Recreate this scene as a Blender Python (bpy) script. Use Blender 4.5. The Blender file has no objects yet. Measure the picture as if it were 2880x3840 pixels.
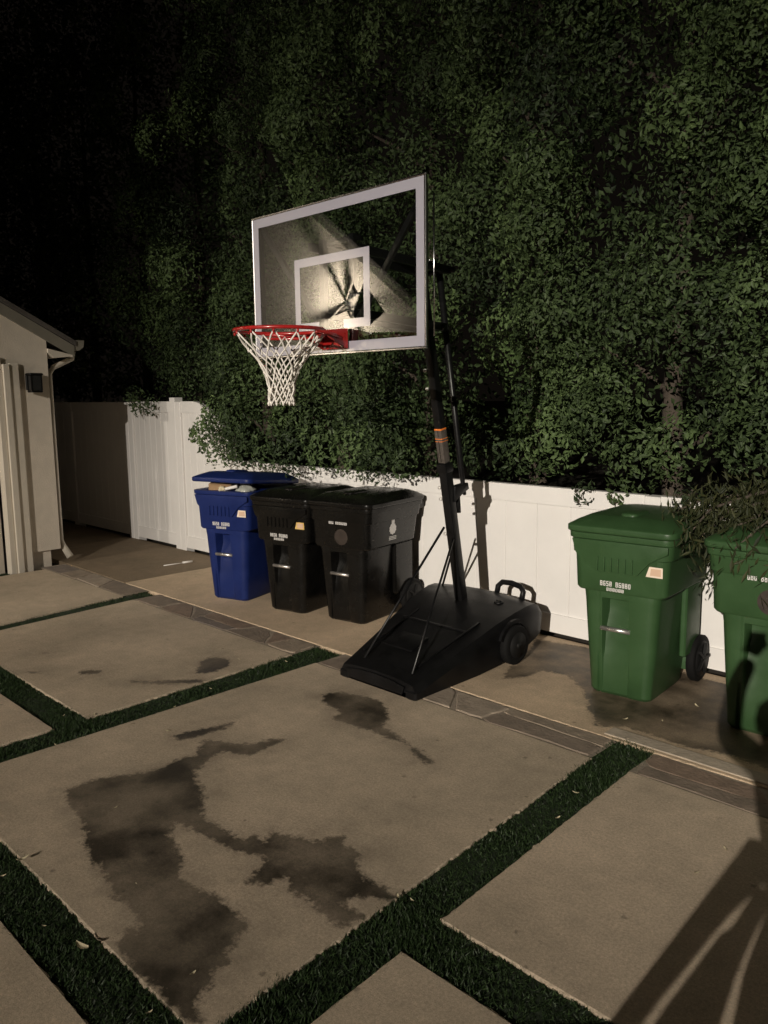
import bpy, bmesh, math, random
import numpy as np
from mathutils import Vector, Matrix

random.seed(7)
rng = np.random.default_rng(11)
S = bpy.context.scene
COL = S.collection

# ------------------------------------------------------------------ camera
CAM_H = 1.8
FPX, PCX, PCY = 3024.0, 1440.0, 1920.0          # focal length in photograph pixels, picture centre
ROLL = math.atan(-0.012)
PITCH = math.atan((PCY - 1478.0) * math.cos(ROLL) / FPX)
YAW = -math.radians(44.987)
f0 = np.array([math.sin(YAW), math.cos(YAW), 0.0]); r0 = np.array([math.cos(YAW), -math.sin(YAW), 0.0]); u0 = np.array([0, 0, 1.0])
FW = f0 * math.cos(PITCH) - u0 * math.sin(PITCH)
UU = u0 * math.cos(PITCH) + f0 * math.sin(PITCH)
CI = math.cos(ROLL) * r0 + math.sin(ROLL) * UU
CJ = -math.sin(ROLL) * r0 + math.cos(ROLL) * UU
CAMP = np.array([0.0, 0.0, CAM_H])
cam = bpy.data.cameras.new('camera'); camo = bpy.data.objects.new('camera', cam); COL.objects.link(camo)
cam.sensor_fit = 'VERTICAL'; cam.sensor_height = 36.0; cam.lens = 36.0 * FPX / 3840.0
cam.clip_start = 0.02; cam.clip_end = 400.0
camo.matrix_world = Matrix(((CI[0], CJ[0], -FW[0], CAMP[0]), (CI[1], CJ[1], -FW[1], CAMP[1]), (CI[2], CJ[2], -FW[2], CAMP[2]), (0, 0, 0, 1)))
S.camera = camo

def ground_at(px, py, z=0.0):
    """world point of the ground seen at a pixel of the photograph"""
    d = FW + CI * ((px - PCX) / FPX) - CJ * ((py - PCY) / FPX)
    return CAMP + d * ((z - CAM_H) / d[2])

# ------------------------------------------------------------------ sky: a night sky with a little town glow
W = bpy.data.worlds.new('World'); S.world = W; W.use_nodes = True
nt = W.node_tree; nt.nodes.clear()
sky = nt.nodes.new('ShaderNodeTexSky'); sky.sky_type = 'NISHITA'; sky.sun_disc = False
sky.sun_elevation = math.radians(-4.0); sky.sun_rotation = math.radians(160)
bg = nt.nodes.new('ShaderNodeBackground'); bg.inputs['Strength'].default_value = 0.004
glow = nt.nodes.new('ShaderNodeBackground'); glow.inputs['Color'].default_value = (1.0, 0.80, 0.62, 1); glow.inputs['Strength'].default_value = 0.0035
add = nt.nodes.new('ShaderNodeAddShader'); wo = nt.nodes.new('ShaderNodeOutputWorld')
nt.links.new(sky.outputs[0], bg.inputs[0]); nt.links.new(bg.outputs[0], add.inputs[0]); nt.links.new(glow.outputs[0], add.inputs[1]); nt.links.new(add.outputs[0], wo.inputs[0])

# ------------------------------------------------------------------ the flood lamp behind the photographer
LAMP = Vector((6.727, -19.031, 7.594))
ld = bpy.data.lights.new('flood_lamp', 'SPOT'); lo = bpy.data.objects.new('flood_lamp', ld); COL.objects.link(lo)
ld.energy = 30000; ld.color = (1.0, 0.908, 0.787); ld.spot_size = math.radians(37); ld.spot_blend = 1.0; ld.shadow_soft_size = 0.07
lo.location = LAMP
aim = Vector((-2.0, 4.97, 0.5)) - LAMP
lo.rotation_euler = aim.to_track_quat('-Z', 'Y').to_euler()

# the warm flood light high on the garage gable, out of frame to the left
LAMP_B = Vector((-8.40, -2.0, 3.05))
lb_ = bpy.data.lights.new('garage_lamp', 'POINT'); lbo = bpy.data.objects.new('garage_lamp', lb_); COL.objects.link(lbo)
lb_.energy = 330; lb_.color = (1.0, 0.90, 0.76); lb_.shadow_soft_size = 0.03; lbo.location = LAMP_B

S.view_settings.view_transform = 'Standard'; S.view_settings.look = 'None'
S.view_settings.exposure = 0.0; S.view_settings.gamma = 1.0; S.view_settings.use_curve_mapping = False
S.render.engine = 'CYCLES'
S.cycles.max_bounces = 8; S.cycles.transparent_max_bounces = 12
S.cycles.use_denoising = True

# ------------------------------------------------------------------ materials
def mat(name, color, rough=0.6, metal=0.0, var=0.0, scale=8.0, bump=0.0, bscale=60.0, spec=0.5, coat=0.0, attr=None, trans=0.0):
    m = bpy.data.materials.new(name); m.use_nodes = True
    n = m.node_tree; b = n.nodes['Principled BSDF']; L = n.links
    b.inputs['Roughness'].default_value = rough; b.inputs['Metallic'].default_value = metal
    b.inputs['Specular IOR Level'].default_value = spec
    b.inputs['Coat Weight'].default_value = coat; b.inputs['Coat Roughness'].default_value = 0.08
    tc = n.nodes.new('ShaderNodeTexCoord')
    c = tuple(color) + (1.0,)
    if var > 0:
        nz = n.nodes.new('ShaderNodeTexNoise'); nz.inputs['Scale'].default_value = scale; nz.inputs['Detail'].default_value = 6; nz.inputs['Roughness'].default_value = 0.65
        L.new(tc.outputs['Object'], nz.inputs['Vector'])
        mx = n.nodes.new('ShaderNodeMix'); mx.data_type = 'RGBA'
        mr = n.nodes.new('ShaderNodeMapRange'); mr.inputs[1].default_value = 0.3; mr.inputs[2].default_value = 0.7
        L.new(nz.outputs['Fac'], mr.inputs[0]); L.new(mr.outputs[0], mx.inputs[0])
        mx.inputs[6].default_value = tuple(max(0, x * (1 - var)) for x in color) + (1,)
        mx.inputs[7].default_value = tuple(min(1, x * (1 + var)) for x in color) + (1,)
        L.new(mx.outputs[2], b.inputs['Base Color'])
        r2 = n.nodes.new('ShaderNodeMapRange'); r2.inputs[1].default_value = 0.3; r2.inputs[2].default_value = 0.7
        r2.inputs[3].default_value = max(0.02, rough - 0.08); r2.inputs[4].default_value = min(1, rough + 0.1)
        L.new(nz.outputs['Fac'], r2.inputs[0]); L.new(r2.outputs[0], b.inputs['Roughness'])
    else:
        b.inputs['Base Color'].default_value = c
    if bump > 0:
        n2 = n.nodes.new('ShaderNodeTexNoise'); n2.inputs['Scale'].default_value = bscale; n2.inputs['Detail'].default_value = 5
        L.new(tc.outputs['Object'], n2.inputs['Vector'])
        bp = n.nodes.new('ShaderNodeBump'); bp.inputs['Strength'].default_value = bump; bp.inputs['Distance'].default_value = 0.01
        L.new(n2.outputs['Fac'], bp.inputs['Height']); L.new(bp.outputs[0], b.inputs['Normal'])
    return m

def concrete_mat(name, base, seed):
    """tan slab concrete; the mesh attribute 'wet' is the signed distance to the water stains"""
    m = bpy.data.materials.new(name); m.use_nodes = True
    n = m.node_tree; L = n.links; b = n.nodes['Principled BSDF']
    tc = n.nodes.new('ShaderNodeTexCoord')
    mp = n.nodes.new('ShaderNodeMapping'); mp.inputs['Location'].default_value = (seed * 3.1, seed * 1.7, 0); L.new(tc.outputs['Object'], mp.inputs['Vector'])
    def noise(sc, det=6, ro=0.6):
        z = n.nodes.new('ShaderNodeTexNoise'); z.inputs['Scale'].default_value = sc; z.inputs['Detail'].default_value = det; z.inputs['Roughness'].default_value = ro
        L.new(mp.outputs[0], z.inputs['Vector']); return z
    def rng_(src, a, b_, c=0.0, d=1.0):
        r = n.nodes.new('ShaderNodeMapRange'); r.inputs[1].default_value = a; r.inputs[2].default_value = b_; r.inputs[3].default_value = c; r.inputs[4].default_value = d
        L.new(src, r.inputs[0]); return r.outputs[0]
    def mul(c1, facout):
        x = n.nodes.new('ShaderNodeMix'); x.data_type = 'RGBA'; x.blend_type = 'MULTIPLY'; x.inputs[0].default_value = 1.0
        if isinstance(c1, tuple): x.inputs[6].default_value = c1
        else: L.new(c1, x.inputs[6])
        L.new(facout, x.inputs[7]); return x.outputs[2]
    big = noise(1.6, 7, 0.65); mid = noise(11, 6, 0.7); fine = noise(240, 3, 0.6); blot = noise(4.2, 8, 0.7)
    ramp = n.nodes.new('ShaderNodeValToRGB'); ramp.color_ramp.elements[0].position = 0.32; ramp.color_ramp.elements[1].position = 0.68
    ramp.color_ramp.elements[0].color = (base[0] * 0.80, base[1] * 0.80, base[2] * 0.78, 1); ramp.color_ramp.elements[1].color = (base[0] * 1.12, base[1] * 1.1, base[2] * 1.08, 1)
    L.new(big.outputs['Fac'], ramp.inputs[0])
    c = mul(ramp.outputs[0], rng_(mid.outputs['Fac'], 0.3, 0.7, 0.88, 1.08))
    c = mul(c, rng_(fine.outputs['Fac'], 0.25, 0.75, 0.74, 1.2))
    c = mul(c, rng_(blot.outputs['Fac'], 0.62, 0.78, 1.0, 0.80))
    gr_ = noise(85, 4, 0.75); c = mul(c, rng_(gr_.outputs['Fac'], 0.28, 0.72, 0.72, 1.24))
    vo = n.nodes.new('ShaderNodeTexVoronoi'); vo.inputs['Scale'].default_value = 5.5; L.new(mp.outputs[0], vo.inputs['Vector'])
    vw = n.nodes.new('ShaderNodeMath'); vw.operation = 'MULTIPLY_ADD'; vw.inputs[1].default_value = 0.10; L.new(gr_.outputs['Fac'], vw.inputs[0]); L.new(vo.outputs['Distance'], vw.inputs[2])
    c = mul(c, rng_(vw.outputs[0], 0.085, 0.125, 0.62, 1.0))          # scattered droplets and specks
    at = n.nodes.new('ShaderNodeAttribute'); at.attribute_name = 'wet'
    e1 = noise(26, 5, 0.65); e2 = noise(7, 4, 0.6)
    a1 = n.nodes.new('ShaderNodeMath'); a1.operation = 'MULTIPLY_ADD'; a1.inputs[1].default_value = 0.11; L.new(e1.outputs['Fac'], a1.inputs[0]); L.new(at.outputs['Fac'], a1.inputs[2])
    e3 = noise(75, 4, 0.7); a0 = n.nodes.new('ShaderNodeMath'); a0.operation = 'MULTIPLY_ADD'; a0.inputs[1].default_value = 0.035; L.new(e3.outputs['Fac'], a0.inputs[0]); L.new(a1.outputs[0], a0.inputs[2]); a1 = a0
    a2 = n.nodes.new('ShaderNodeMath'); a2.operation = 'MULTIPLY_ADD'; a2.inputs[1].default_value = 0.06; L.new(e2.outputs['Fac'], a2.inputs[0]); L.new(a1.outputs[0], a2.inputs[2])
    wet = rng_(a2.outputs[0], 0.088, 0.118, 1.0, 0.0); halo = rng_(a2.outputs[0], 0.10, 0.27, 0.30, 0.0)      # inside the stain the signed distance is negative
    wetn = noise(2.6, 5, 0.6); dry = n.nodes.new('ShaderNodeMath'); dry.operation = 'MULTIPLY'; L.new(wet, dry.inputs[0])
    L.new(rng_(wetn.outputs['Fac'], 0.36, 0.62, 0.55, 0.96), dry.inputs[1])
    hm = n.nodes.new('ShaderNodeMath'); hm.operation = 'MAXIMUM'; L.new(dry.outputs[0], hm.inputs[0]); hn = n.nodes.new('ShaderNodeMath'); hn.operation = 'MULTIPLY'; L.new(halo, hn.inputs[0]); L.new(rng_(e2.outputs['Fac'], 0.35, 0.65, 0.0, 1.0), hn.inputs[1]); L.new(hn.outputs[0], hm.inputs[1]); dry = hm
    wm = n.nodes.new('ShaderNodeMix'); wm.data_type = 'RGBA'; wm.blend_type = 'MULTIPLY'; L.new(dry.outputs[0], wm.inputs[0]); L.new(c, wm.inputs[6]); wm.inputs[7].default_value = (0.06, 0.06, 0.056, 1)
    L.new(wm.outputs[2], b.inputs['Base Color'])
    L.new(rng_(dry.outputs[0], 0, 1, 0.85, 0.42), b.inputs['Roughness'])
    b.inputs['Specular IOR Level'].default_value = 0.3
    bp = n.nodes.new('ShaderNodeBump'); bp.inputs['Strength'].default_value = 0.35; bp.inputs['Distance'].default_value = 0.004
    L.new(fine.outputs['Fac'], bp.inputs['Height']); L.new(bp.outputs[0], b.inputs['Normal'])
    return m

def leaf_mat(name, lo_c, hi_c, rough=0.42, spec=0.35):
    m = bpy.data.materials.new(name); m.use_nodes = True
    n = m.node_tree; L = n.links; b = n.nodes['Principled BSDF']
    at = n.nodes.new('ShaderNodeAttribute'); at.attribute_name = 'tone'
    mx = n.nodes.new('ShaderNodeMix'); mx.data_type = 'RGBA'; L.new(at.outputs['Fac'], mx.inputs[0])
    mx.inputs[6].default_value = lo_c + (1,); mx.inputs[7].default_value = hi_c + (1,)
    L.new(mx.outputs[2], b.inputs['Base Color']); b.inputs['Roughness'].default_value = rough; b.inputs['Specular IOR Level'].default_value = spec
    tr = n.nodes.new('ShaderNodeBsdfTranslucent'); L.new(mx.outputs[2], tr.inputs['Color'])
    ms = n.nodes.new('ShaderNodeMixShader'); ms.inputs[0].default_value = 0.18
    L.new(b.outputs[0], ms.inputs[1]); L.new(tr.outputs[0], ms.inputs[2]); L.new(ms.outputs[0], n.nodes['Material Output'].inputs['Surface'])
    return m

def glass_mat(name):
    m = bpy.data.materials.new(name); m.use_nodes = True
    n = m.node_tree; L = n.links; n.nodes.remove(n.nodes['Principled BSDF'])
    t = n.nodes.new('ShaderNodeBsdfTransparent'); t.inputs[0].default_value = (0.93, 0.95, 0.93, 1)
    g = n.nodes.new('ShaderNodeBsdfGlossy'); g.inputs['Roughness'].default_value = 0.015
    f = n.nodes.new('ShaderNodeFresnel'); f.inputs[0].default_value = 1.5
    ge = n.nodes.new('ShaderNodeNewGeometry'); fb = n.nodes.new('ShaderNodeMath'); fb.operation = 'SUBTRACT'; fb.use_clamp = True
    L.new(f.outputs[0], fb.inputs[0]); L.new(ge.outputs['Backfacing'], fb.inputs[1]); fm = n.nodes.new('ShaderNodeMath'); fm.operation = 'MULTIPLY'; fm.inputs[1].default_value = 1.85; L.new(fb.outputs[0], fm.inputs[0]); fb = fm      # reflect at the front faces only
    ms = n.nodes.new('ShaderNodeMixShader'); L.new(fb.outputs[0], ms.inputs[0]); L.new(t.outputs[0], ms.inputs[1]); L.new(g.outputs[0], ms.inputs[2])
    L.new(ms.outputs[0], n.nodes['Material Output'].inputs['Surface'])
    return m

M = {}
M['soil'] = mat('soil', (0.055, 0.045, 0.035), 0.95, var=0.4, scale=6, bump=0.6)
M['slab'] = [concrete_mat('slab_concrete_%d' % i, b, i) for i, b in enumerate([(0.575, 0.476, 0.36), (0.555, 0.46, 0.349), (0.595, 0.49, 0.373)])]
M['apron'] = concrete_mat('apron_concrete', (0.64, 0.50, 0.355), 7)
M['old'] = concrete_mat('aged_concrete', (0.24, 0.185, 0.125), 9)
M['kerb'] = mat('kerb_concrete', (0.43, 0.365, 0.285), 0.85, var=0.15, scale=14, bump=0.3)
M['mortar'] = mat('mortar', (0.30, 0.25, 0.195), 0.95, var=0.2, scale=20, bump=0.5)
M['flag'] = [mat('flagstone_%d' % i, c, 0.8, var=0.28, scale=9, bump=0.5, bscale=45) for i, c in enumerate([(0.22, 0.175, 0.135), (0.28, 0.225, 0.17), (0.20, 0.165, 0.14), (0.33, 0.27, 0.21), (0.24, 0.175, 0.13)])]
M['turf_base'] = mat('turf_backing', (0.018, 0.03, 0.014), 0.95, var=0.4, scale=30)
M['turf'] = leaf_mat('turf_blade', (0.014, 0.026, 0.010), (0.050, 0.088, 0.030), 0.5, 0.3)
M['vinyl'] = mat('white_vinyl', (0.80, 0.78, 0.755), 0.42, var=0.035, scale=3.0, bump=0.03, bscale=20)
M['wall'] = mat('cream_stucco', (0.70, 0.63, 0.53), 0.9, var=0.08, scale=5, bump=0.35, bscale=90)
M['trim'] = mat('painted_trim', (0.70, 0.64, 0.54), 0.55, var=0.05, scale=6)
M['fascia'] = mat('grey_fascia', (0.23, 0.215, 0.175), 0.6, var=0.08)  # one even grey, darker than the trim
M['roof'] = mat('roof_shingle', (0.10, 0.09, 0.08), 0.95, var=0.3, scale=12, bump=0.5)
M['door'] = mat('garage_door_paint', (0.66, 0.60, 0.50), 0.5, var=0.04)
M['black_paint'] = mat('black_powder_coat', (0.006, 0.006, 0.0065), 0.35, var=0.3, scale=14, spec=0.35)
M['black_poly'] = mat('black_moulded_plastic', (0.005, 0.005, 0.0055), 0.42, var=0.35, scale=7, bump=0.06, bscale=120, spec=0.25)
M['rubber'] = mat('black_rubber', (0.005, 0.005, 0.005), 0.8, var=0.3, spec=0.2)
M['grey_hub'] = mat('grey_hub_plastic', (0.008, 0.008, 0.008), 0.6, spec=0.2)
M['steel'] = mat('galvanised_steel', (0.62, 0.60, 0.58), 0.32, metal=0.85, var=0.1, scale=30)
M['zinc'] = mat('zinc_bolt', (0.7, 0.68, 0.64), 0.4, metal=0.2)
M['alu'] = mat('board_frame_aluminium', (0.55, 0.55, 0.56), 0.22, metal=1.0)
M['board_white'] = mat('board_white_print', (0.335, 0.325, 0.375), 0.14, coat=0.5, spec=0.5)
M['glass'] = glass_mat('acrylic_pane')
M['rim'] = mat('red_rim_paint', (0.33, 0.014, 0.013), 0.3, var=0.12, scale=20, coat=0.3)
M['net'] = mat('white_nylon_cord', (0.74, 0.70, 0.64), 0.8, var=0.1, scale=40)
M['orange'] = mat('orange_label_print', (0.75, 0.20, 0.03), 0.5)
M['grey_label'] = mat('grey_label_print', (0.085, 0.072, 0.062), 0.5, var=0.3, scale=25)
M['blue'] = mat('blue_bin_plastic', (0.009, 0.020, 0.105), 0.42, var=0.16, scale=5, bump=0.05, bscale=150, spec=0.25)
M['green'] = mat('green_bin_plastic', (0.032, 0.074, 0.027), 0.40, var=0.14, scale=4, bump=0.05, bscale=150, spec=0.4)
M['black'] = mat('black_bin_plastic', (0.0058, 0.0055, 0.005), 0.25, var=0.3, scale=5, bump=0.03, bscale=150, spec=0.35)
M['print'] = mat('white_stamp_print', (0.72, 0.70, 0.68), 0.6, var=0.15, scale=60)
M['seal'] = mat('worn_brown_print', (0.030, 0.021, 0.016), 0.6, var=0.35, scale=30)
M['sticker_tan'] = mat('tan_sticker', (0.60, 0.42, 0.30), 0.5, var=0.1)
M['sticker_edge'] = mat('sticker_edge_print', (0.78, 0.66, 0.54), 0.5)
M['sticker_yellow'] = mat('yellow_sticker', (0.62, 0.42, 0.14), 0.5, var=0.1)
M['cardboard'] = mat('brown_cardboard', (0.30, 0.19, 0.10), 0.85, var=0.15)
M['paper'] = mat('white_paper', (0.75, 0.72, 0.68), 0.7)
M['clear_plastic'] = mat('cloudy_plastic', (0.35, 0.36, 0.32), 0.2, spec=0.6)
M['leaf'] = leaf_mat('hedge_leaf', (0.020, 0.033, 0.015), (0.118, 0.178, 0.066), 0.55, 0.25)
M['bark'] = mat('grey_bark', (0.07, 0.055, 0.042), 0.9, var=0.35, scale=12, bump=0.8)
M['dry'] = leaf_mat('dry_leaf', (0.017, 0.024, 0.010), (0.056, 0.060, 0.023), 0.6, 0.25)
M['yellow_leaf'] = mat('yellow_green_leaf', (0.20, 0.22, 0.045), 0.5, var=0.25, scale=12)
M['pale_leaf'] = mat('pale_dry_leaf', (0.62, 0.54, 0.36), 0.7, var=0.2, scale=30)
M['lantern_glass'] = mat('smoked_glass', (0.03, 0.03, 0.03), 0.15)
M['skin'] = mat('skin', (0.52, 0.34, 0.26), 0.55, var=0.06)
M['cloth'] = mat('dark_cloth', (0.03, 0.033, 0.045), 0.9, var=0.2, bump=0.2)
M['denim'] = mat('dark_denim', (0.03, 0.04, 0.07), 0.9, var=0.2, bump=0.2)
M['hair'] = mat('dark_hair', (0.02, 0.015, 0.01), 0.6)

# ------------------------------------------------------------------ mesh helpers
class MB:
    def __init__(s): s.v = []; s.f = []; s.sm = []
    def add(s, vs, fs, smooth=False):
        o = len(s.v); s.v += [tuple(map(float, v)) for v in vs]
        for f in fs: s.f.append([o + i for i in f]); s.sm.append(smooth)
    def box(s, x0, x1, y0, y1, z0, z1, ch=0.0):
        if ch <= 0:
            vs = [(x, y, z) for z in (z0, z1) for (x, y) in ((x0, y0), (x1, y0), (x1, y1), (x0, y1))]
            s.add(vs, [[3, 2, 1, 0], [4, 5, 6, 7], [0, 1, 5, 4], [1, 2, 6, 5], [2, 3, 7, 6], [3, 0, 4, 7]])
        else:
            c = min(ch, (x1 - x0) * .45, (y1 - y0) * .45, (z1 - z0) * .45)
            s.loft([(z0, rr(x0 + c, x1 - c, y0 + c, y1 - c, c, 1)), (z0 + c, rr(x0, x1, y0, y1, c, 1)), (z1 - c, rr(x0, x1, y0, y1, c, 1)), (z1, rr(x0 + c, x1 - c, y0 + c, y1 - c, c, 1))])
    def loft(s, secs, smooth=False, cap0=True, cap1=True):
        vs = []; n = len(secs[0][1])
        for z, p in secs:
            vs += [(a[0], a[1], (z if len(a) == 2 else a[2])) for a in p]
        fs = []
        for k in range(len(secs) - 1):
            for i in range(n):
                j = (i + 1) % n; fs.append([k * n + i, k * n + j, (k + 1) * n + j, (k + 1) * n + i])
        if cap0: fs.append(list(range(n))[::-1])
        if cap1: fs.append([(len(secs) - 1) * n + i for i in range(n)])
        s.add(vs, fs, smooth)
    def prism(s, poly, d, axis):
        """poly: 3D points, extruded by vector d"""
        n = len(poly); p = [Vector(a) for a in poly]; q = [a + Vector(d) for a in p]
        s.add(p + q, [list(range(n))[::-1], list(range(n, 2 * n))] + [[i, (i + 1) % n, n + (i + 1) % n, n + i] for i in range(n)])
    def tube(s, pts, r, n=10, smooth=True, closed=False, caps=True):
        pts = [Vector(p) for p in pts]; rs = r if isinstance(r, (list, tuple)) else [r] * len(pts)
        m = len(pts); vs = []; up = None
        for i, p in enumerate(pts):
            if closed: t = pts[(i + 1) % m] - pts[i - 1]
            else: t = pts[min(i + 1, m - 1)] - pts[max(i - 1, 0)]
            if t.length < 1e-9: t = Vector((0, 0, 1))
            t.normalize()
            if up is None:
                a = Vector((0, 0, 1)) if abs(t.z) < 0.9 else Vector((1, 0, 0)); up = (a - t * a.dot(t)).normalized()
            else:
                up = (up - t * up.dot(t)); up = up.normalized() if up.length > 1e-6 else t.orthogonal().normalized()
            w = t.cross(up)
            for k in range(n):
                a = 2 * math.pi * k / n; vs.append(p + (up * math.cos(a) + w * math.sin(a)) * rs[i])
        fs = []
        for i in range(m if closed else m - 1):
            j = (i + 1) % m
            for k in range(n):
                l = (k + 1) % n; fs.append([i * n + k, i * n + l, j * n + l, j * n + k])
        if not closed and caps: fs.append(list(range(n))[::-1]); fs.append([(m - 1) * n + k for k in range(n)])
        s.add(vs, fs, smooth)
    def bar(s, a, b, w, h=None, up=(0, 0, 1)):
        """square bar between two points"""
        a = Vector(a); b = Vector(b); t = (b - a).normalized(); h = h or w; u = Vector(up); u = u - t * u.dot(t)
        if u.length < 1e-4: u = Vector((0, 1, 0)) - t * t.y
        u.normalize(); v = t.cross(u); vs = []
        for p in (a, b):
            for (i, j) in ((-1, -1), (1, -1), (1, 1), (-1, 1)): vs.append(p + v * (i * w / 2) + u * (j * h / 2))
        s.add(vs, [[3, 2, 1, 0], [4, 5, 6, 7], [0, 1, 5, 4], [1, 2, 6, 5], [2, 3, 7, 6], [3, 0, 4, 7]])
    def lathe(s, prof, c, axis='x', n=28, smooth=True):
        """prof: list of (offset along axis, radius)"""
        vs = []
        for o, r in prof:
            for k in range(n):
                a = 2 * math.pi * k / n; u, w = r * math.cos(a), r * math.sin(a)
                vs.append({'x': (c[0] + o, c[1] + u, c[2] + w), 'y': (c[0] + w, c[1] + o, c[2] + u), 'z': (c[0] + u, c[1] + w, c[2] + o)}[axis])
        fs = []
        for i in range(len(prof) - 1):
            for k in range(n):
                l = (k + 1) % n; fs.append([i * n + k, i * n + l, (i + 1) * n + l, (i + 1) * n + k])
        fs.append(list(range(n))[::-1]); fs.append([(len(prof) - 1) * n + k for k in range(n)])
        s.add(vs, fs, smooth)
    def build(s, name, m, parent=None, bevel=0.0, kind=None, label=None, fix=True):
        me = bpy.data.meshes.new(name); me.from_pydata(s.v, [], s.f)
        me.polygons.foreach_set('use_smooth', s.sm)
        if fix:
            bm = bmesh.new(); bm.from_mesh(me); bmesh.ops.recalc_face_normals(bm, faces=bm.faces)
            if bevel > 0:
                es = [e for e in bm.edges if len(e.link_faces) == 2 and e.calc_face_angle(0) > 0.6]
                bmesh.ops.bevel(bm, geom=es, offset=bevel, segments=2, profile=0.6, affect='EDGES', clamp_overlap=True)
                for f in bm.faces: f.smooth = True
            bm.to_mesh(me); bm.free()
            if bevel > 0: me.set_sharp_from_angle(angle=math.radians(50))
        me.materials.append(m)
        return link(name, me, parent, kind, label)

def link(name, me, parent=None, kind=None, label=None):
    o = bpy.data.objects.new(name, me); COL.objects.link(o)
    if parent is not None: o.parent = parent
    if kind: o['kind'] = kind
    if label: o['label'] = label
    return o

def thing(name, label, cat, loc=(0, 0, 0), rz=0.0, group=None):
    o = bpy.data.objects.new(name, None); COL.objects.link(o); o.empty_display_size = 0.1
    o.location = loc; o.rotation_euler = (0, 0, rz); tag(o, label, cat, group); return o

def tag(o, label, cat, group=None):
    o['label'] = label; o['category'] = cat
    if group: o['group'] = group
    return o

def rr(x0, x1, y0, y1, r, n=4, notches=()):
    """rounded rectangle, counter-clockwise from the front-left, with notches (xa, xb, depth) in the front edge"""
    p = []
    def arc(cx, cy, a0):
        for k in range(n + 1):
            a = a0 + (math.pi / 2) * k / n; p.append((cx + r * math.cos(a), cy + r * math.sin(a)))
    arc(x0 + r, y0 + r, math.pi)
    for xa, xb, d in notches:
        p.extend([(xa, y0), (xa + .006, y0 + d), (xb - .006, y0 + d), (xb, y0)])
    arc(x1 - r, y0 + r, 1.5 * math.pi); arc(x1 - r, y1 - r, 0); arc(x0 + r, y1 - r, math.pi / 2)
    return p

def mesh_np(name, V, F, smooth=False):
    me = bpy.data.meshes.new(name); V = np.ascontiguousarray(V, np.float32); F = np.ascontiguousarray(F, np.int32)
    k = F.shape[1]
    me.vertices.add(len(V)); me.vertices.foreach_set('co', V.ravel())
    me.loops.add(F.size); me.loops.foreach_set('vertex_index', F.ravel())
    me.polygons.add(len(F)); me.polygons.foreach_set('loop_start', np.arange(0, F.size, k, dtype=np.int32)); me.polygons.foreach_set('loop_total', np.full(len(F), k, np.int32))
    me.polygons.foreach_set('use_smooth', np.full(len(F), smooth)); me.update(calc_edges=True); return me

# ------------------------------------------------------------------ the ground: soil, slabs, turf strips, flagstone band
g = MB(); g.add([(-150, -150, -.06), (150, -150, -.06), (150, 150, -.06), (-150, 150, -.06)], [[0, 1, 2, 3]])
g.build('ground', M['soil'], kind='structure')

def P2(pts): return np.array([ground_at(x, y)[:2] for x, y in pts])
STAINS = [P2(p) for p in [
  # the long run-off stain with its two arms
  [(1073,2772),(1019,2772),(940,2791),(862,2784),(768,2772),(752,2791),(745,2805),(729,2831),(666,2850),(596,2880),(506,2899),(362,2918),(244,2963),(262,3026),(298,3071),(325,3189),(389,3288),(416,3360),(470,3388),(520,3492),(479,3469),(452,3487),(443,3568),(506,3641),(588,3713),(700,3830),(745,3845),(759,3822),(741,3758),(809,3677),(805,3636),(886,3623),(868,3550),(936,3473),(868,3406),(805,3360),(741,3320),(673,3297),(692,3234),(669,3189),(642,3144),(651,3085),(768,3134),(868,3189),(985,3216),(976,3243),(913,3306),(994,3320),(1076,3288),(1085,3342),(1139,3370),(1175,3397),(1238,3451),(1266,3483),(1374,3433),(1275,3379),(1338,3365),(1410,3370),(1464,3388),(1500,3365),(1410,3315),(1338,3261),(1365,3198),(1302,3171),(1275,3134),(1175,3153),(1085,3134),(1017,3116),(994,3157),(958,3125),(913,3144),(850,3116),(768,3067),(755,3026),(768,2981),(737,2927),(723,2886),(752,2885),(791,2846),(846,2815),(885,2834),(948,2831)],
  [(643,2760),(705,2744),(784,2729),(870,2709),(854,2729),(768,2756),(682,2776)],
  [(1205,2605),(1285,2594),(1371,2612),(1441,2638),(1458,2682),(1441,2722),(1493,2760),(1562,2812),(1623,2847),(1614,2873),(1571,2847),(1510,2786),(1450,2765),(1389,2740),(1300,2715),(1240,2700),(1276,2673),(1215,2638)],
  [(746,2482),(798,2461),(868,2473),(859,2500),(798,2520),(738,2526)],
  [(304,2517),(382,2512),(378,2526),(304,2528)], [(486,2552),(620,2553),(764,2546),(760,2560),(620,2566),(500,2562)], [(100,2520),(155,2517),(150,2526)], [(150,2450),(190,2444),(188,2452)],
  # damp concrete round the green bins and along the fence
  [(2010,2395),(2208,2430),(2701,2560),(3100,2680),(3100,2960),(2900,2890),(2740,2832),(2560,2798),(2350,2728),(2238,2722),(2205,2660),(2190,2590),(2130,2530),(2030,2515),(1960,2540),(1890,2545),(1900,2510),(1960,2480)],
]]
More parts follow.
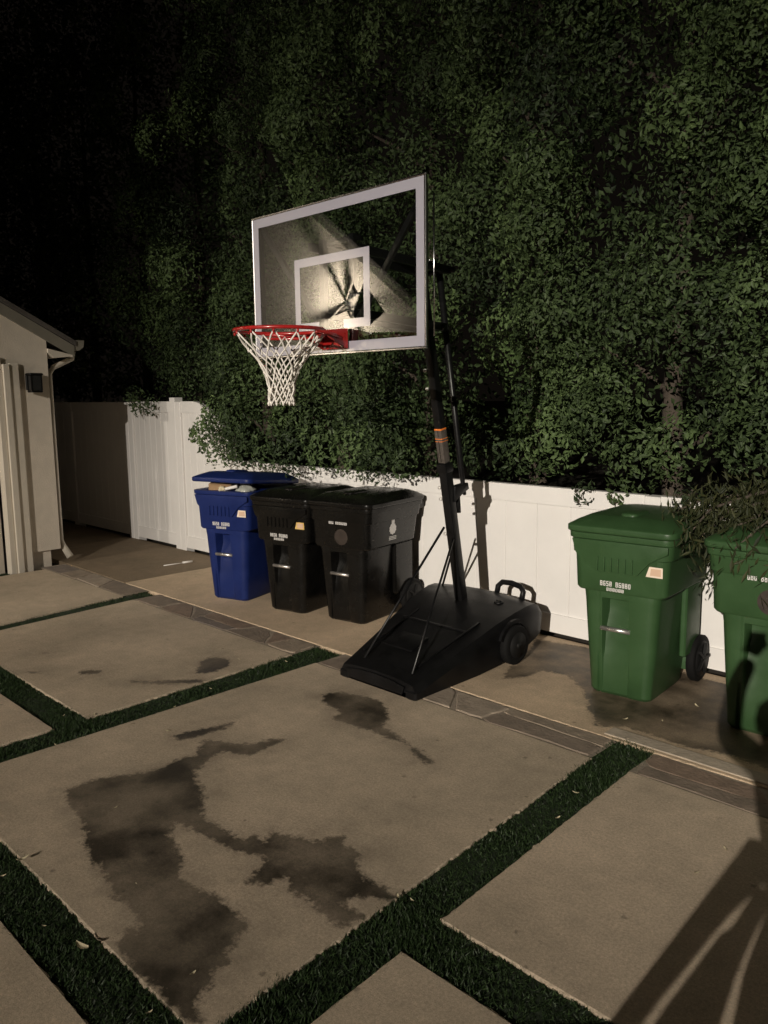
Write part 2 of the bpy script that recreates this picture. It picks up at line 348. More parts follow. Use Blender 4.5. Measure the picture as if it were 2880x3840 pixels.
def sdf(XY):
    """signed distance of points to the union of stain outlines (negative inside)"""
    best = np.full(len(XY), 9.0)
    for P in STAINS:
        lo_, hi_ = P.min(0) - .35, P.max(0) + .35
        idx = np.where(((XY > lo_) & (XY < hi_)).all(1))[0]
        if len(idx) == 0: continue
        Q = XY[idx]; A = P; B = np.roll(P, -1, 0); dist = np.full(len(Q), 9.0); ins = np.zeros(len(Q), bool)
        for a, b in zip(A, B):
            ab = b - a; t = np.clip(((Q - a) @ ab) / (ab @ ab + 1e-12), 0, 1); d = np.linalg.norm(Q - a - t[:, None] * ab, axis=1); dist = np.minimum(dist, d)
            c = ((a[1] > Q[:, 1]) != (b[1] > Q[:, 1])); xx = (b[0] - a[0]) * (Q[:, 1] - a[1]) / (b[1] - a[1] + 1e-12) + a[0]; ins ^= c & (Q[:, 0] < xx)
        best[idx] = np.minimum(best[idx], np.where(ins, -dist, dist))
    return best

def slab(name, quad, m, parent, step=0.03, z=0.0, thick=0.05, cham=0.0035):
    """a poured slab: top grid carrying the 'wet' distance, worn rounded arris, sides"""
    A, B, Cc, D = [np.array(q, float) for q in quad]
    nu = max(3, int(max(np.linalg.norm(B - A), np.linalg.norm(Cc - D)) / step)); nv = max(3, int(max(np.linalg.norm(D - A), np.linalg.norm(Cc - B)) / step))
    u = np.linspace(0, 1, nu + 1); v = np.linspace(0, 1, nv + 1)
    Lu = np.linalg.norm(B - A); Lv = np.linalg.norm(D - A)
    u = np.concatenate([[0, cham / Lu], u[1:-1], [1 - cham / Lu, 1]]); v = np.concatenate([[0, cham / Lv], v[1:-1], [1 - cham / Lv, 1]])
    U, Vv = np.meshgrid(u, v)
    XY = (A[None, None] * ((1 - U) * (1 - Vv))[..., None] + B * (U * (1 - Vv))[..., None] + Cc * (U * Vv)[..., None] + D * ((1 - U) * Vv)[..., None])
    nyy, nxx = U.shape; Z = np.full(U.shape, z); 
    for sl in ((0, slice(None)), (-1, slice(None)), (slice(None), 0), (slice(None), -1)): Z[sl] = z - cham
    # slight unevenness of the broken edge
    jit = rng.normal(0, .0035, (nyy, nxx, 2)); e = np.zeros(U.shape, bool); e[0] = e[-1] = True; e[:, 0] = e[:, -1] = True
    XY = XY + jit * e[..., None]
    V3 = np.concatenate([XY.reshape(-1, 2), Z.reshape(-1, 1)], 1)
    I = np.arange(nyy * nxx).reshape(nyy, nxx)
    F = np.stack([I[:-1, :-1], I[:-1, 1:], I[1:, 1:], I[1:, :-1]], -1).reshape(-1, 4)
    ring = np.concatenate([I[0, :-1], I[:-1, -1], I[-1, :0:-1], I[:0:-1, 0]])
    base = len(V3); low = V3[ring].copy(); low[:, 2] = z - thick; V3 = np.concatenate([V3, low]); k = np.arange(len(ring)); kn = (k + 1) % len(ring)
    F = np.concatenate([F, np.stack([ring[kn], ring[k], base + k, base + kn], -1)])
    me = mesh_np(name, V3, F); w = me.attributes.new('wet', 'FLOAT', 'POINT'); w.data.foreach_set('value', sdf(V3[:, :2]).astype(np.float32))
    me.materials.append(m); return link(name, me, parent)

drive = MB(); drive.add([(-8.7, -3, -.052), (3.2, -3, -.052), (3.2, 3.66, -.052), (-8.7, 3.66, -.052)], [[0, 1, 2, 3]])
drive = drive.build('driveway', M['soil'], kind='structure')
l1a = lambda y: -6.36 - .125 * y; l1b = lambda y: -6.28 - .093 * y
l2a = lambda y: -4.24 - .025 * y; l2b = lambda y: -4.06 - .002 * y
l3a = lambda y: -1.770 - .0555 * y; l3b = lambda y: -1.58 - .051 * y
def cell(a, b, y0, y1): return [(a(y0), y0), (b(y0), y0), (b(y1), y1), (a(y1), y1)]
T0 = 3.395
cells = [
  (lambda y: -8.50, l1a, -1.2, T0, .05, 1), (l1b, l2a, 1.885, T0, .03, 0), (l1b, l2a, -1.2, 1.69, .04, 2),
  (l2b, l3a, 1.065, T0, .018, 1), (l2b, l3a, -1.3, .868, .04, 0), (l3b, lambda y: .72, 1.935, T0, .03, 2), (l3b, lambda y: .72, -.6, 1.725, .04, 1),
  (lambda y: .92, lambda y: 3.1, -.6, T0, .08, 0)]
for a, b, y0, y1, st, mi in cells:
    slab('concrete_slab', cell(a, b, y0, y1), M['slab'][mi], drive, st)

# apron of concrete in front of the fence
ap = MB(); ap.add([(-15, 3.66, -.052), (3.2, 3.66, -.052), (3.2, 5.0, -.052), (-15, 5.0, -.052)], [[0, 1, 2, 3]])
ap = ap.build('pavement', M['soil'], kind='structure')
slab('concrete_slab', [(-7.27, 3.668), (3.1, 3.668), (3.1, 4.985), (-7.25, 4.985)], M['apron'], ap, .032)
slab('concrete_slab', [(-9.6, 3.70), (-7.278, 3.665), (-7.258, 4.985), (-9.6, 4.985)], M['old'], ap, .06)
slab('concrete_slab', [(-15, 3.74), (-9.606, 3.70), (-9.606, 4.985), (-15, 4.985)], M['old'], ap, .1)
kb = MB()
for i in range(2): kb.box(-2.06 + i * 2.55, .482 + i * 2.55, 3.695, 3.798, -.04, .006, .003)
kb.build('kerb', M['kerb'], kind='structure')

# turf
STRIPS = [(l1a, l1b, -1.2, 3.62), (l2a, l2b, -1.3, 3.63), (l3a, l3b, -.6, 3.69), (lambda y: .72, lambda y: .92, -.6, T0),
          (l1b, l2a, 1.69, 1.885), (l2b, l3a, .868, 1.065), (l3b, lambda y: .72, 1.725, 1.935), (lambda y: -8.64, lambda y: -8.50, -1.2, 3.05)]
tb = MB()
for a, b, y0, y1 in STRIPS:
    tb.add([(x, y, -.014 + (.0008 * (y1 - y0 < .5))) for x, y in cell(a, b, y0, y1)], [[0, 1, 2, 3]])
tb.build('turf_bed', M['turf_base'], kind='structure')
pos = []
for a, b, y0, y1 in STRIPS:
    ar = (y1 - y0) * abs(b(y0) - a(y0)); n = int(ar * 26000)
    Y = rng.uniform(y0, y1, n); t = rng.uniform(-.05, 1.05, n); X = np.array([a(y) for y in Y]) * (1 - t) + np.array([b(y) for y in Y]) * t
    k = (np.hypot(X, Y) > 1.2); pos.append(np.stack([X[k], Y[k]], 1))
pos = np.concatenate(pos); n = len(pos)
ang = rng.uniform(0, 2 * np.pi, n); h = rng.uniform(.014, .029, n) * (0.75 + .35 * np.sin(pos[:, 0] * 5.1 + 2 * np.sin(pos[:, 1] * 3.7)) * np.sin(pos[:, 1] * 6.3)); lean = rng.normal(0, .014, (n, 2)); wd = .0035
dx, dy = np.cos(ang) * wd, np.sin(ang) * wd; z0 = np.full(n, -.016)
V = np.stack([np.stack([pos[:, 0] - dx, pos[:, 1] - dy, z0], 1), np.stack([pos[:, 0] + dx, pos[:, 1] + dy, z0], 1), np.stack([pos[:, 0] + lean[:, 0], pos[:, 1] + lean[:, 1], z0 + h], 1)], 1).reshape(-1, 3)
me = mesh_np('grass', V, np.arange(3 * n).reshape(n, 3)); tn = me.attributes.new('tone', 'FLOAT', 'FACE')
tn.data.foreach_set('value', np.clip(rng.normal(.4, .28, n), 0, 1).astype(np.float32)); me.materials.append(M['turf'])
tag(link('grass', me, kind='stuff'), 'short dark green turf in strips between the concrete slabs', 'grass')

# flagstone band: irregular stones in a mortar bed
bd = MB()
for xa, xb in ((-8.64, l1a(3.5)), (l1b(3.5), l2a(3.5)), (l2b(3.5), l3a(3.5)), (l3b(3.5), 3.1)):
    bd.add([(xa, T0, -.005), (xb, T0, -.005), (xb, 3.664, -.005), (xa, 3.664, -.005)], [[0, 1, 2, 3]])
band = bd.build('stone_band', M['mortar'], kind='structure')
def flag(poly):
    c = np.mean(poly, 0); out = []
    for i, p in enumerate(poly):
        q = poly[(i + 1) % len(poly)]
        p = np.array(p); q = np.array(q)
        for t in (0.08, 0.36, 0.64, 0.92):
            w = p * (1 - t) + q * t; w = c + (w - c) * 1.0 + rng.normal(0, .006, 2); out.append(w)
    out = [c + (w - c) * (1 - .012 / max(.05, np.linalg.norm(w - c))) for w in out]
    z = rng.uniform(-.004, .004); m = MB()
    inn = [c + (w - c) * (1 - .008 / max(.05, np.linalg.norm(w - c))) for w in out]
    m.loft([(-.04, [tuple(w) for w in out]), (z - .004, [tuple(w) for w in out]), (z, [tuple(w) for w in inn])])
    m.build('flagstone', random.choice(M['flag']), band)
for x0, x1 in ((-8.62, l1a(3.5)), (l1b(3.5), l2a(3.5)), (l2b(3.5), l3a(3.5)), (l3b(3.5), 3.0)):
    x = x0 + .01; prev = rng.uniform(-.05, .05)
    while x < x1 - .02:
        w = rng.uniform(.26, .62); nx = min(x1 - .01, x + w)
        if x1 - nx < .2: nx = x1 - .01
        s2 = rng.uniform(-.09, .09) if nx < x1 - .02 else 0; y0, y1 = T0 + .008, 3.656
        a, b, c2, d = (x - prev, y0), (nx - s2, y0), (nx + s2, y1), (x + prev, y1)
        k = rng.uniform()
        if k < .45:
            f1, f2 = rng.uniform(.35, .65, 2); m1 = (a[0] + (d[0] - a[0]) * f1, a[1] + (d[1] - a[1]) * f1); m2 = (b[0] + (c2[0] - b[0]) * f2, b[1] + (c2[1] - b[1]) * f2)
            flag([a, b, m2, m1]); flag([m1, m2, c2, d])
        elif k < .6:
            f1 = rng.uniform(.35, .65); mm = (d[0] + (c2[0] - d[0]) * f1, y1); flag([a, b, mm, d] if f1 > .5 else [a, b, mm, d]); flag([b, c2, mm])
        else: flag([a, b, c2, d])
        x = nx; prev = s2

# ------------------------------------------------------------------ garage at the left
GX = -8.70
R_ = math.radians
gar = thing('garage', 'cream gabled garage with a black wall lantern beside its door', 'garage', (GX, 0, 0))
gy0, gy1, ze, zr, yr = -4.6, 3.66, 2.30, 4.72, -.47
w = MB()
prof = [(gy0, .16), (-2.35, .16), (-2.35, 2.02), (3.10, 2.02), (3.10, .16), (gy1, .16), (gy1, ze + .125), (yr, zr - .02), (gy0, ze + .125)]
w.add([(0, y, z) for y, z in prof] + [(-.2, y, z) for y, z in prof], [[0, 1, 2, 8], [2, 3, 7, 8], [3, 4, 5, 6], [3, 6, 7]][:0] or [[0, 1, 2, 8], [8, 2, 3, 7], [7, 3, 6], [3, 4, 5, 6]])
w.box(-6, -.2, gy1 - .2, gy1, .16, ze); w.box(-6, -.2, gy0, gy0 + .2, .16, ze); w.box(-6, -5.8, gy0 + .2, gy1 - .2, .16, ze)
w.build('wall', M['wall'], gar)
p = MB(); p.box(-6, -.05, 3.2, gy1 - .09, -.06, .158); p.build('plinth', M['wall'], gar); p = MB(); p.box(-6, -.05, gy0 + .1, -2.4, -.06, .158); p.build('plinth', M['wall'], gar)
sl = (zr - ze) / (gy1 + .3 - yr)
rf = MB()
for sgn, ye in ((1, gy1 + .31), (-1, gy0 - .31)):
    rf.prism([(.04, yr, zr + .13), (.04, ye, ze + .11), (-6.2, ye, ze + .11), (-6.2, yr, zr + .13)], (0, 0, -.05), 'z')
rf.build('roof', M['roof'], gar)
fa = MB()
for ye in (gy1 + .29, gy0 - .29):
    fa.prism([(.004, yr, zr + .08), (.004, ye, ze + .06), (.004, ye, ze - .06), (.004, yr, zr - .04)], (.022, 0, 0), 'x')
fa.build('rake_board', M['fascia'], gar)
ev = MB(); ev.prism([(0.03, gy1 + .002, ze + .02), (0.03, gy1 + .27, ze - .04), (0.03, gy1 + .27, ze - .055), (0.03, gy1 + .06, ze - .075), (.03, gy1 + .002, ze - .02)], (-6.1, 0, 0), 'x')
ev.build('eave_box', M['trim'], gar)
gu = MB(); gu.prism([(.02, gy1 + .315, ze + .12), (.02, gy1 + .41, ze + .12), (.02, gy1 + .40, ze + .05), (.02, gy1 + .35, ze + .01), (.02, gy1 + .315, ze + .01)], (-6, 0, 0), 'x')
gu.build('gutter', M['fascia'], gar)
ds = MB(); ds.tube([(-.16, gy1 + .36, ze - .0), (-.16, gy1 + .34, ze - .07), (-.10, gy1 + .10, ze - .17), (-.09, gy1 + .045, ze - .24), (-.09, gy1 + .045, .24), (-.07, gy1 + .06, .17), (.0, gy1 + .10, .05)], [.028, .028, .028, .03, .03, .034, .04], 8)
ds.build('downspout', M['trim'], gar)
tr = MB()
tr.box(.002, .055, 3.235, 3.335, -.05, 2.16, .006); tr.box(.0, .085, 3.165, 3.232, -.05, 2.15, .006); tr.box(-.06, .06, 3.10, 3.163, -.05, 2.09, .006)
tr.build('door_casing', M['trim'], gar); tr = MB()
tr.box(.002, .055, -2.58, -2.48, -.05, 2.16, .006); tr.box(-.06, .06, -2.476, -2.35, -.05, 2.09, .006)
tr.build('door_casing', M['trim'], gar)
hd = MB(); hd.box(.0, .05, -2.476, 3.162, 2.095, 2.22, .006); hd.build('door_header', M['trim'], gar)
gd = MB(); gd.box(-.14, -.1, -2.34, 3.09, -.045, 2.02); gd = gd.build('garage_door', M['door'], gar)
for r in range(4):
    for c in range(8):
        q = MB(); y0 = -2.28 + c * .668; q.box(-.1, -.082, y0, y0 + .58, .03 + r * .5, .45 + r * .5, .012); q.build('door_panel', M['door'], gd)
la = thing('wall_lantern', 'unlit black box lantern on the cream garage wall', 'wall lamp', (GX, 3.465, 1.96))
q = MB(); q.box(.002, .03, -.055, .055, -.075, .085, .006); q.build('backplate', M['black_paint'], la)
q = MB(); q.box(.04, .175, -.07, .07, .075, .1, .008); q.box(.05, .165, -.06, .06, -.1, -.08, .006)
for sx in (.052, .152):
    for sy in (-.058, .046): q.box(sx, sx + .012, sy, sy + .012, -.08, .075)
q.box(.028, .06, -.02, .02, .0, .03); q.build('lantern_frame', M['black_paint'], la)
q = MB(); q.box(.058, .158, -.05, .05, -.079, .074); q.build('lantern_glass', M['lantern_glass'], la)

# added lamp post far behind the photographer; its plates dim hedge top and foreground
lp = thing('added_lamp_post', 'added flood lamp post with plates that block its light above and below', 'lamp post', (LAMP.x, LAMP.y, -.06))
hd2 = Vector((-.3333, .9428, 0)); sd2 = Vector((.9428, .3333, 0)); bk = -hd2 * .35
q = MB(); q.tube([tuple(bk), tuple(bk + Vector((0, 0, 4))), tuple(bk + Vector((0, 0, 7.6)))], [.09, .075, .06], 12); q.build('post', M['black_paint'], lp)
q = MB(); zc = LAMP.z + .06; c = Vector((0, 0, zc)) - hd2 * .12
q.prism([tuple(c + sd2 * a_ + Vector((0, 0, b2))) for a_, b2 in ((-.22, -.16), (.22, -.16), (.22, .16), (-.22, .16))], tuple(-hd2 * .16), 'y'); q.build('housing', M['black_paint'], lp)
q = MB(); c = Vector((0, 0, zc)) + hd2 * .7; zv = -.7 * math.tan(R_(7.9))
q.prism([tuple(c + sd2 * a_ + Vector((0, 0, b2))) for a_, b2 in ((-.8, zv), (.8, zv), (.8, zv + .5), (-.8, zv + .5))], tuple(hd2 * .012), 'y')  # unseen plate added to darken the upper hedge
q.prism([tuple(Vector((0, 0, zc + b2)) + hd2 * a_) for a_, b2 in ((-.2, .2), (.7, zv + .5), (.7, zv + .48), (-.2, .17))], tuple(sd2 * .02), 'x'); q.build('upper_light_block', M['black_paint'], lp)
q = MB(); c = Vector((0, 0, zc)) + hd2 * 1.2; zv = -1.2 * math.tan(R_(19.25))
q.prism([tuple(c + sd2 * a_ + Vector((0, 0, b2))) for a_, b2 in ((-.9, zv - .6), (.9, zv - .6), (.9, zv), (-.9, zv))], tuple(hd2 * .012), 'y')  # unseen plate added to darken the near ground
q.prism([tuple(Vector((0, 0, zc + b2)) + hd2 * a_) for a_, b2 in ((-.2, -.2), (1.2, zv - .3), (1.2, zv - .33), (-.2, -.23))], tuple(sd2 * .02), 'x'); q.build('lower_light_block', M['black_paint'], lp)
fl = thing('shielded_gable_light', 'black garage gable light with an added shield and flaps that shape its light', 'wall light', (GX, -2.0, 3.05))
q = MB(); q.box(.002, .03, -.06, .06, -.06, .06, .006); q.build('backplate', M['black_paint'], fl)
for pts in ([(.02, .0, .05), (.2, .10, .16), (.44, .12, .12)], [(.02, .0, -.05), (.2, -.12, -.14), (.44, -.12, -.12)]):
    q = MB(); q.tube(pts, .018, 8); q.build('arm', M['black_paint'], fl)
for pg in ([(.05, -.05, -.03), (.05, -.30, .10), (.26, -.16, .02)], [(.05, .04, .03), (.05, .26, -.16), (.25, .15, -.06)], [(.05, .02, .06), (.05, -.10, .30), (.25, .0, .15)]):
    q = MB(); q.prism([(x, y, z) for x, y, z in pg], (.0, .012, .012), 'x'); q.build('added_flap', M['black_paint'], fl)  # flaps added to break up the pool of light on the wall
q = MB(); q.prism([(.42, -.33, -.10), (.42, .06, .27), (.42, .30, -.18), (.42, -.02, -.30)], (.02, 0, 0), 'x'); q.build('added_shield', M['black_paint'], fl)  # added to keep this lamp's direct light off the driveway

# ------------------------------------------------------------------ white vinyl fences
FY = 4.99
def fence_run(name, label, posts, top, boards_w, cap=True):
    root = thing(name, label, 'fence', (posts[0], FY, 0))
    ox = posts[0]
    for x in posts:
        q = MB(); hgt = (top(x) if callable(top) else top); q.box(x - ox - .055, x - ox + .055, -.022, .09, -.05, hgt + (.045 if cap and abs(x + 8.44) < .01 else -.004), .004); q.build('post', M['vinyl'], root)
    for a, b in zip(posts[:-1], posts[1:]):
        x0, x1 = a - ox + .057, b - ox - .057
        nb = max(1, int(round((x1 - x0) / boards_w))); bw = (x1 - x0) / nb
        segs = 1 if not callable(top) else 12
        for z0, z1, nm in ((.035, .175, 'bottom_rail'), (None, None, 'top_rail')):
            q = MB(); n_ = 24 if callable(top) else 1
            for i in range(n_):
                xa, xb = x0 + (x1 - x0) * i / n_, x0 + (x1 - x0) * (i + 1) / n_
                if z0 is not None: q.box(xa, xb, -.012, .05, z0, z1) if n_ == 1 else (q.box(x0, x1, -.012, .05, z0, z1) if i == 0 else None)
                else:
                    ta, tb_ = (top(xa + ox), top(xb + ox)) if callable(top) else (top, top)
                    q.add([(xa, -.012, ta - .13), (xb, -.012, tb_ - .13), (xb, -.012, tb_), (xa, -.012, ta), (xa, .05, ta - .13), (xb, .05, tb_ - .13), (xb, .05, tb_), (xa, .05, ta)], [[0, 1, 2, 3], [7, 6, 5, 4], [3, 2, 6, 7], [0, 4, 5, 1]] + ([[0, 3, 7, 4]] if i == 0 else []) + ([[1, 5, 6, 2]] if i == n_ - 1 else []))
            q.build(nm, M['vinyl'], root)
        for i in range(nb):
            xa, xb = x0 + i * bw + .0012, x0 + (i + 1) * bw - .0012
            ta, tb_ = (top(xa + ox), top(xb + ox)) if callable(top) else (top, top)
            q = MB(); e = .003
            q.add([(xa, e + .004, .175), (xa + e, e, .175), (xb - e, e, .175), (xb, e + .004, .175), (xb, .035, .175), (xa, .035, .175),
                   (xa, e + .004, ta - .128), (xa + e, e, ta - .128), (xb - e, e, tb_ - .128), (xb, e + .004, tb_ - .128), (xb, .035, tb_ - .128), (xa, .035, ta - .128)],
                  [[i2, (i2 + 1) % 6, 6 + (i2 + 1) % 6, 6 + i2] for i2 in range(6)] + [[5, 4, 3, 2, 1, 0], [6, 7, 8, 9, 10, 11]])
            q.build('board', M['vinyl'], root)
    return root
fence_run('vinyl_fence', 'low white vinyl fence running behind the bins and hoop', [-7.27, -4.87, -2.47, -.07, 2.33, 4.7], 1.115, .2985, cap=False)
fence_run('vinyl_fence', 'tall white vinyl fence panels standing in the light left of the blue bin', [-9.46, -8.44], 1.745, .13)
def sweep(x):
    t = max(0.0, min(1.0, (x + 8.05) / .66)); return 1.745 - .34 * t * t
fence_run('vinyl_fence', 'white vinyl fence panel whose top curves down behind the blue bin', [-8.325, -7.385], sweep, .15, cap=False)
fence_run('vinyl_fence', 'dark tall fence in the shade of the garage alley', [-15.0, -13.0, -11.2, -9.575], 1.74, .2)

# ------------------------------------------------------------------ hedge trees
class Fld:
    """sum of random plane waves: a cheap smooth noise"""
    def __init__(s, seed, freq, n=7):
        r = np.random.default_rng(seed); d = r.normal(size=(n, 3)); d /= np.linalg.norm(d, axis=1)[:, None]
        s.k = d * freq * r.uniform(.6, 1.5, n)[:, None]; s.p = r.uniform(0, 6.28, n)
    def __call__(s, P): return np.sin(P @ s.k.T + s.p).mean(1) * 1.6
lump, lump2, gapf = Fld(3, 3.4), Fld(5, 8.5), Fld(8, 4.6)

def leaf_cloud(P, N, per, size, spread, tone_mu, tone_sd, aspect=.5, fold=.25, down=0.0):
    """sprays of leaves: P spray positions, N outward directions; returns verts, quads, tones"""
    n = len(P); m = n * per
    base = np.repeat(P, per, 0); out = np.repeat(N, per, 0)
    off = rng.normal(0, 1, (m, 3)) * spread; c = base + off
    d = out * .55 + rng.normal(0, .75, (m, 3)); d[:, 2] -= down; d /= np.linalg.norm(d, axis=1)[:, None] + 1e-9
    r = rng.normal(0, 1, (m, 3)) + out * 0.2; s = np.cross(d, r); s /= np.linalg.norm(s, axis=1)[:, None] + 1e-9
    nn = np.cross(s, d); L_ = size * rng.uniform(.65, 1.3, m)[:, None]; Wd = L_ * aspect * .5
    v0 = c - d * L_ * .5; v2 = c + d * L_ * .5; mid = c + d * L_ * .05 - nn * Wd * fold
    v1 = mid + s * Wd; v3 = mid - s * Wd
    V_ = np.stack([v0, v1, v2, v3], 1).reshape(-1, 3); q = np.arange(4 * m).reshape(m, 4)
    F_ = np.concatenate([q[:, [0, 1, 2]], q[:, [0, 2, 3]]])
    tt = np.clip(np.repeat(rng.normal(tone_mu, tone_sd, n), per) + rng.normal(0, .12, m), 0, 1)
    return V_, F_, np.concatenate([tt, tt])

def leaf_skin(P, N, size, tone):
    """leaves on the outside of a bough, lying roughly along its surface"""
    m = len(P); nn = N + rng.normal(0, .48, (m, 3)); nn /= np.linalg.norm(nn, axis=1)[:, None]
    r = rng.normal(0, 1, (m, 3)); r[:, 2] -= .5; d = r - nn * (r * nn).sum(1)[:, None]; d /= np.linalg.norm(d, axis=1)[:, None] + 1e-9
    s = np.cross(nn, d); L_ = size * rng.uniform(.6, 1.3, m)[:, None]; Wd = L_ * rng.uniform(.19, .29, m)[:, None]
    v0 = P - d * L_ * .5; v2 = P + d * L_ * .5; mid = P + d * L_ * .04 + nn * Wd * .3
    V_ = np.stack([v0, mid + s * Wd, v2, mid - s * Wd], 1).reshape(-1, 3); q = np.arange(4 * m).reshape(m, 4)
    F_ = np.concatenate([q[:, [0, 1, 2]], q[:, [0, 2, 3]]]); tt = np.clip(tone + rng.normal(0, .14, m), 0, 1)
    return V_, F_, np.concatenate([tt, tt])

def leaf_object(name, V_, F_, T_, m, parent, origin):
    me_ = mesh_np(name, V_ - np.array(origin), F_); a = me_.attributes.new('tone', 'FLOAT', 'FACE'); a.data.foreach_set('value', T_.astype(np.float32)); me_.materials.append(m)
    return link(name, me_, parent)

def zbot(X):
    """lower edge of the foliage along the fence"""
    xs = [-20, -9.9, -9.2, -8.6, -8.2, -7.75, -7.6, -7.4, -7.0, -6.4, -5.6, -5.1, -4.7, -4.35, -4.0, -3.0, -2.0, -1.5, 3]
    zs = [1.72, 1.72, 1.62, 1.66, 1.72, 1.70, 1.40, 1.16, 1.12, 1.12, 1.09, 1.10, 1.08, 1.10, 1.14, 1.12, 1.12, 1.0, 1.0]
    return np.interp(X, xs, zs)
def yfront(P):
    X, Z = P[:, 0], P[:, 2]
    y = 5.16 - .34 * lump(P * np.array([1, .1, 1])) - .10 * lump2(P * np.array([1, .1, 1]))
    over = np.interp(X, [-8.6, -7.6, -7.0, -4.5, -3.9, 3], [0, .30, .50, .50, .05, .0]) * np.clip((2.6 - Z) / 1.2, 0, 1)
    y = y - over - .10 * np.clip((Z - 2) / 4, 0, 1)
    lowz = (X > -3.95) & (Z < 1.45); y = np.where(lowz, np.maximum(y, 5.06), y)
    return y

tree_x = [-17.0, -14.9, -13.0, -11.3, -9.75, -8.3, -6.9, -5.55, -4.25, -2.95, -1.65, -.3, 1.2, 2.8]
places = ['in the deep dark at the far left', 'in the dark beyond the garage roof', 'above the dark alley fence', 'in the dark right of the gutter end', 'above the lit tall fence panels', 'left of the backboard', 'spilling over the fence end by the blue bin',
          'behind the hoop net and black bins', 'behind the backboard and pole', 'right of the hoop pole', 'above the large green bin', 'above the green bin at the right edge', 'just past the right edge', 'well past the right edge']
for k, tx in enumerate(tree_x):
    hw = .5 * ((tree_x[k + 1] if k + 1 < len(tree_x) else tx + 1.6) - (tree_x[k - 1] if k else tx - 2.0)) / 2 + .28
    top_z = 8.6 - .25 * (k % 3) if tx < -6 else 7.2 - .3 * (k % 3)
    if tx > 1: top_z = 5.5
    root = thing('hedge_tree', 'tall dense evergreen hedge tree ' + places[k], 'tree', (tx, 6.25, -.06), 0, 'hedge trees behind the white fence')
    near = tx > -9.9
    # boughs: rounded clumps of leaves standing at different depths, with dark hollows between them
    st_ = .50 if near else .58; C_ = []
    x0_ = tx - hw * .95; x1_ = tx + hw * .95
    for gz in np.arange(1.0, top_z, st_):
        for gx in np.arange(x0_, x1_, st_):
            C_.append((gx + rng.uniform(-.5, .5) * st_, gz + rng.uniform(-.5, .5) * st_))
    C_ = np.array(C_); rad = rng.uniform(.20, .44, len(C_)) * (1 if near else 1.2)
    zb = zbot(C_[:, 0]); ok = C_[:, 1] > zb - .05; C_, rad, zb = C_[ok], rad[ok], zb[ok]
    rad = np.where(C_[:, 1] < zb + .5, np.minimum(rad, .28), rad); C_[:, 1] = np.maximum(C_[:, 1], zb + rad * .72)
    Pc = np.stack([C_[:, 0], np.full(len(C_), 5.0), C_[:, 1]], 1)
    yc = yfront(Pc) + rad * .8 + rng.exponential(.30, len(C_)) + .22 * np.clip(gapf(Pc * np.array([1, .2, .9])), 0, 1)
    lowr = (Pc[:, 0] > -3.95) & (Pc[:, 2] - rad < 1.2); yc = np.where(lowr, np.maximum(yc, 5.07 + rad * .8), yc); Pc[:, 1] = yc
    if k == 6:      # the bough that spills over the end of the low fence
        ex = np.array([(-7.28, 4.66, 1.42, .17), (-7.02, 4.64, 1.32, .22), (-6.75, 4.66, 1.50, .28), (-7.06, 4.68, 1.62, .2), (-7.42, 4.64, 1.40, .09), (-6.5, 4.68, 1.34, .26), (-6.15, 4.68, 1.30, .24), (-6.8, 4.68, 1.24, .16), (-5.8, 4.70, 1.28, .24)])
    elif k == 4: ex = np.array([(-9.02, 4.90, 1.73, .15), (-8.78, 4.90, 1.70, .13), (-9.25, 4.95, 1.80, .14)])
    elif k == 7: ex = np.array([(-5.4, 4.68, 1.34, .24), (-5.0, 4.68, 1.33, .24), (-4.7, 4.66, 1.28, .2), (-4.45, 4.7, 1.28, .15)])
    elif k == 9: ex = np.array([(-2.95, 4.93, 1.10, .09), (-2.7, 4.94, 1.11, .08), (-2.2, 4.93, 1.09, .10)])
    elif k == 10: ex = np.array([(-1.95, 4.92, 1.08, .11), (-1.6, 4.9, 1.05, .14), (-1.35, 4.9, 1.08, .15)])
    else: ex = None
    if ex is not None: Pc = np.concatenate([Pc, ex[:, :3]]); rad = np.concatenate([rad, ex[:, 3]])
    btone = np.clip(.40 + .26 * lump(Pc * 1.1) + rng.normal(0, .22, len(Pc)), 0.03, 1)
    nl = (rad ** 2 * (5600 if tx > -7 else (4500 if near else 1400))).astype(int)
    own = np.repeat(np.arange(len(Pc)), nl); m_ = len(own)
    dirs = rng.normal(0, 1, (m_, 3)); dirs[:, 1] -= .75; dirs /= np.linalg.norm(dirs, axis=1)[:, None]
    rr_ = rad[own] * (1 - rng.exponential(.10, m_)) * (1 + .22 * lump2(Pc[own] * 2 + dirs * 1.1)) * rng.uniform(.9, 1.06, m_)
    LP = Pc[own] + dirs * rr_[:, None] * np.array([1.0, .9, 1.08])
    sz = .050 if near else .085
    V1, F1, T1 = leaf_skin(LP, dirs, sz, btone[own])
    # the inner twigs' leaves, seen only through the hollows
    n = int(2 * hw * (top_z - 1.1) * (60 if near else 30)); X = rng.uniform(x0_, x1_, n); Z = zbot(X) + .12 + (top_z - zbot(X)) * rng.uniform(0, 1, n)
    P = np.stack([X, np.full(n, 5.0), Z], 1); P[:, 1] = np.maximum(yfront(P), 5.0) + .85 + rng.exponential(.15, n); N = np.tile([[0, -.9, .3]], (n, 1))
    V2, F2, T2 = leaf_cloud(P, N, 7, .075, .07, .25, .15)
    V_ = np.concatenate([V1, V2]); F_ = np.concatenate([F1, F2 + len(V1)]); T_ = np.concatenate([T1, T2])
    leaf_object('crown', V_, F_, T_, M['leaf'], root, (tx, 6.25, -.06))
    q = MB(); pts = [(0, 0, 0), (.02, .02, .8), (-.03, .03, 1.8), (.03, .02, 3.2), (0, .05, top_z - 1.6)]
    q.tube(pts, [.11, .09, .08, .06, .02], 9)
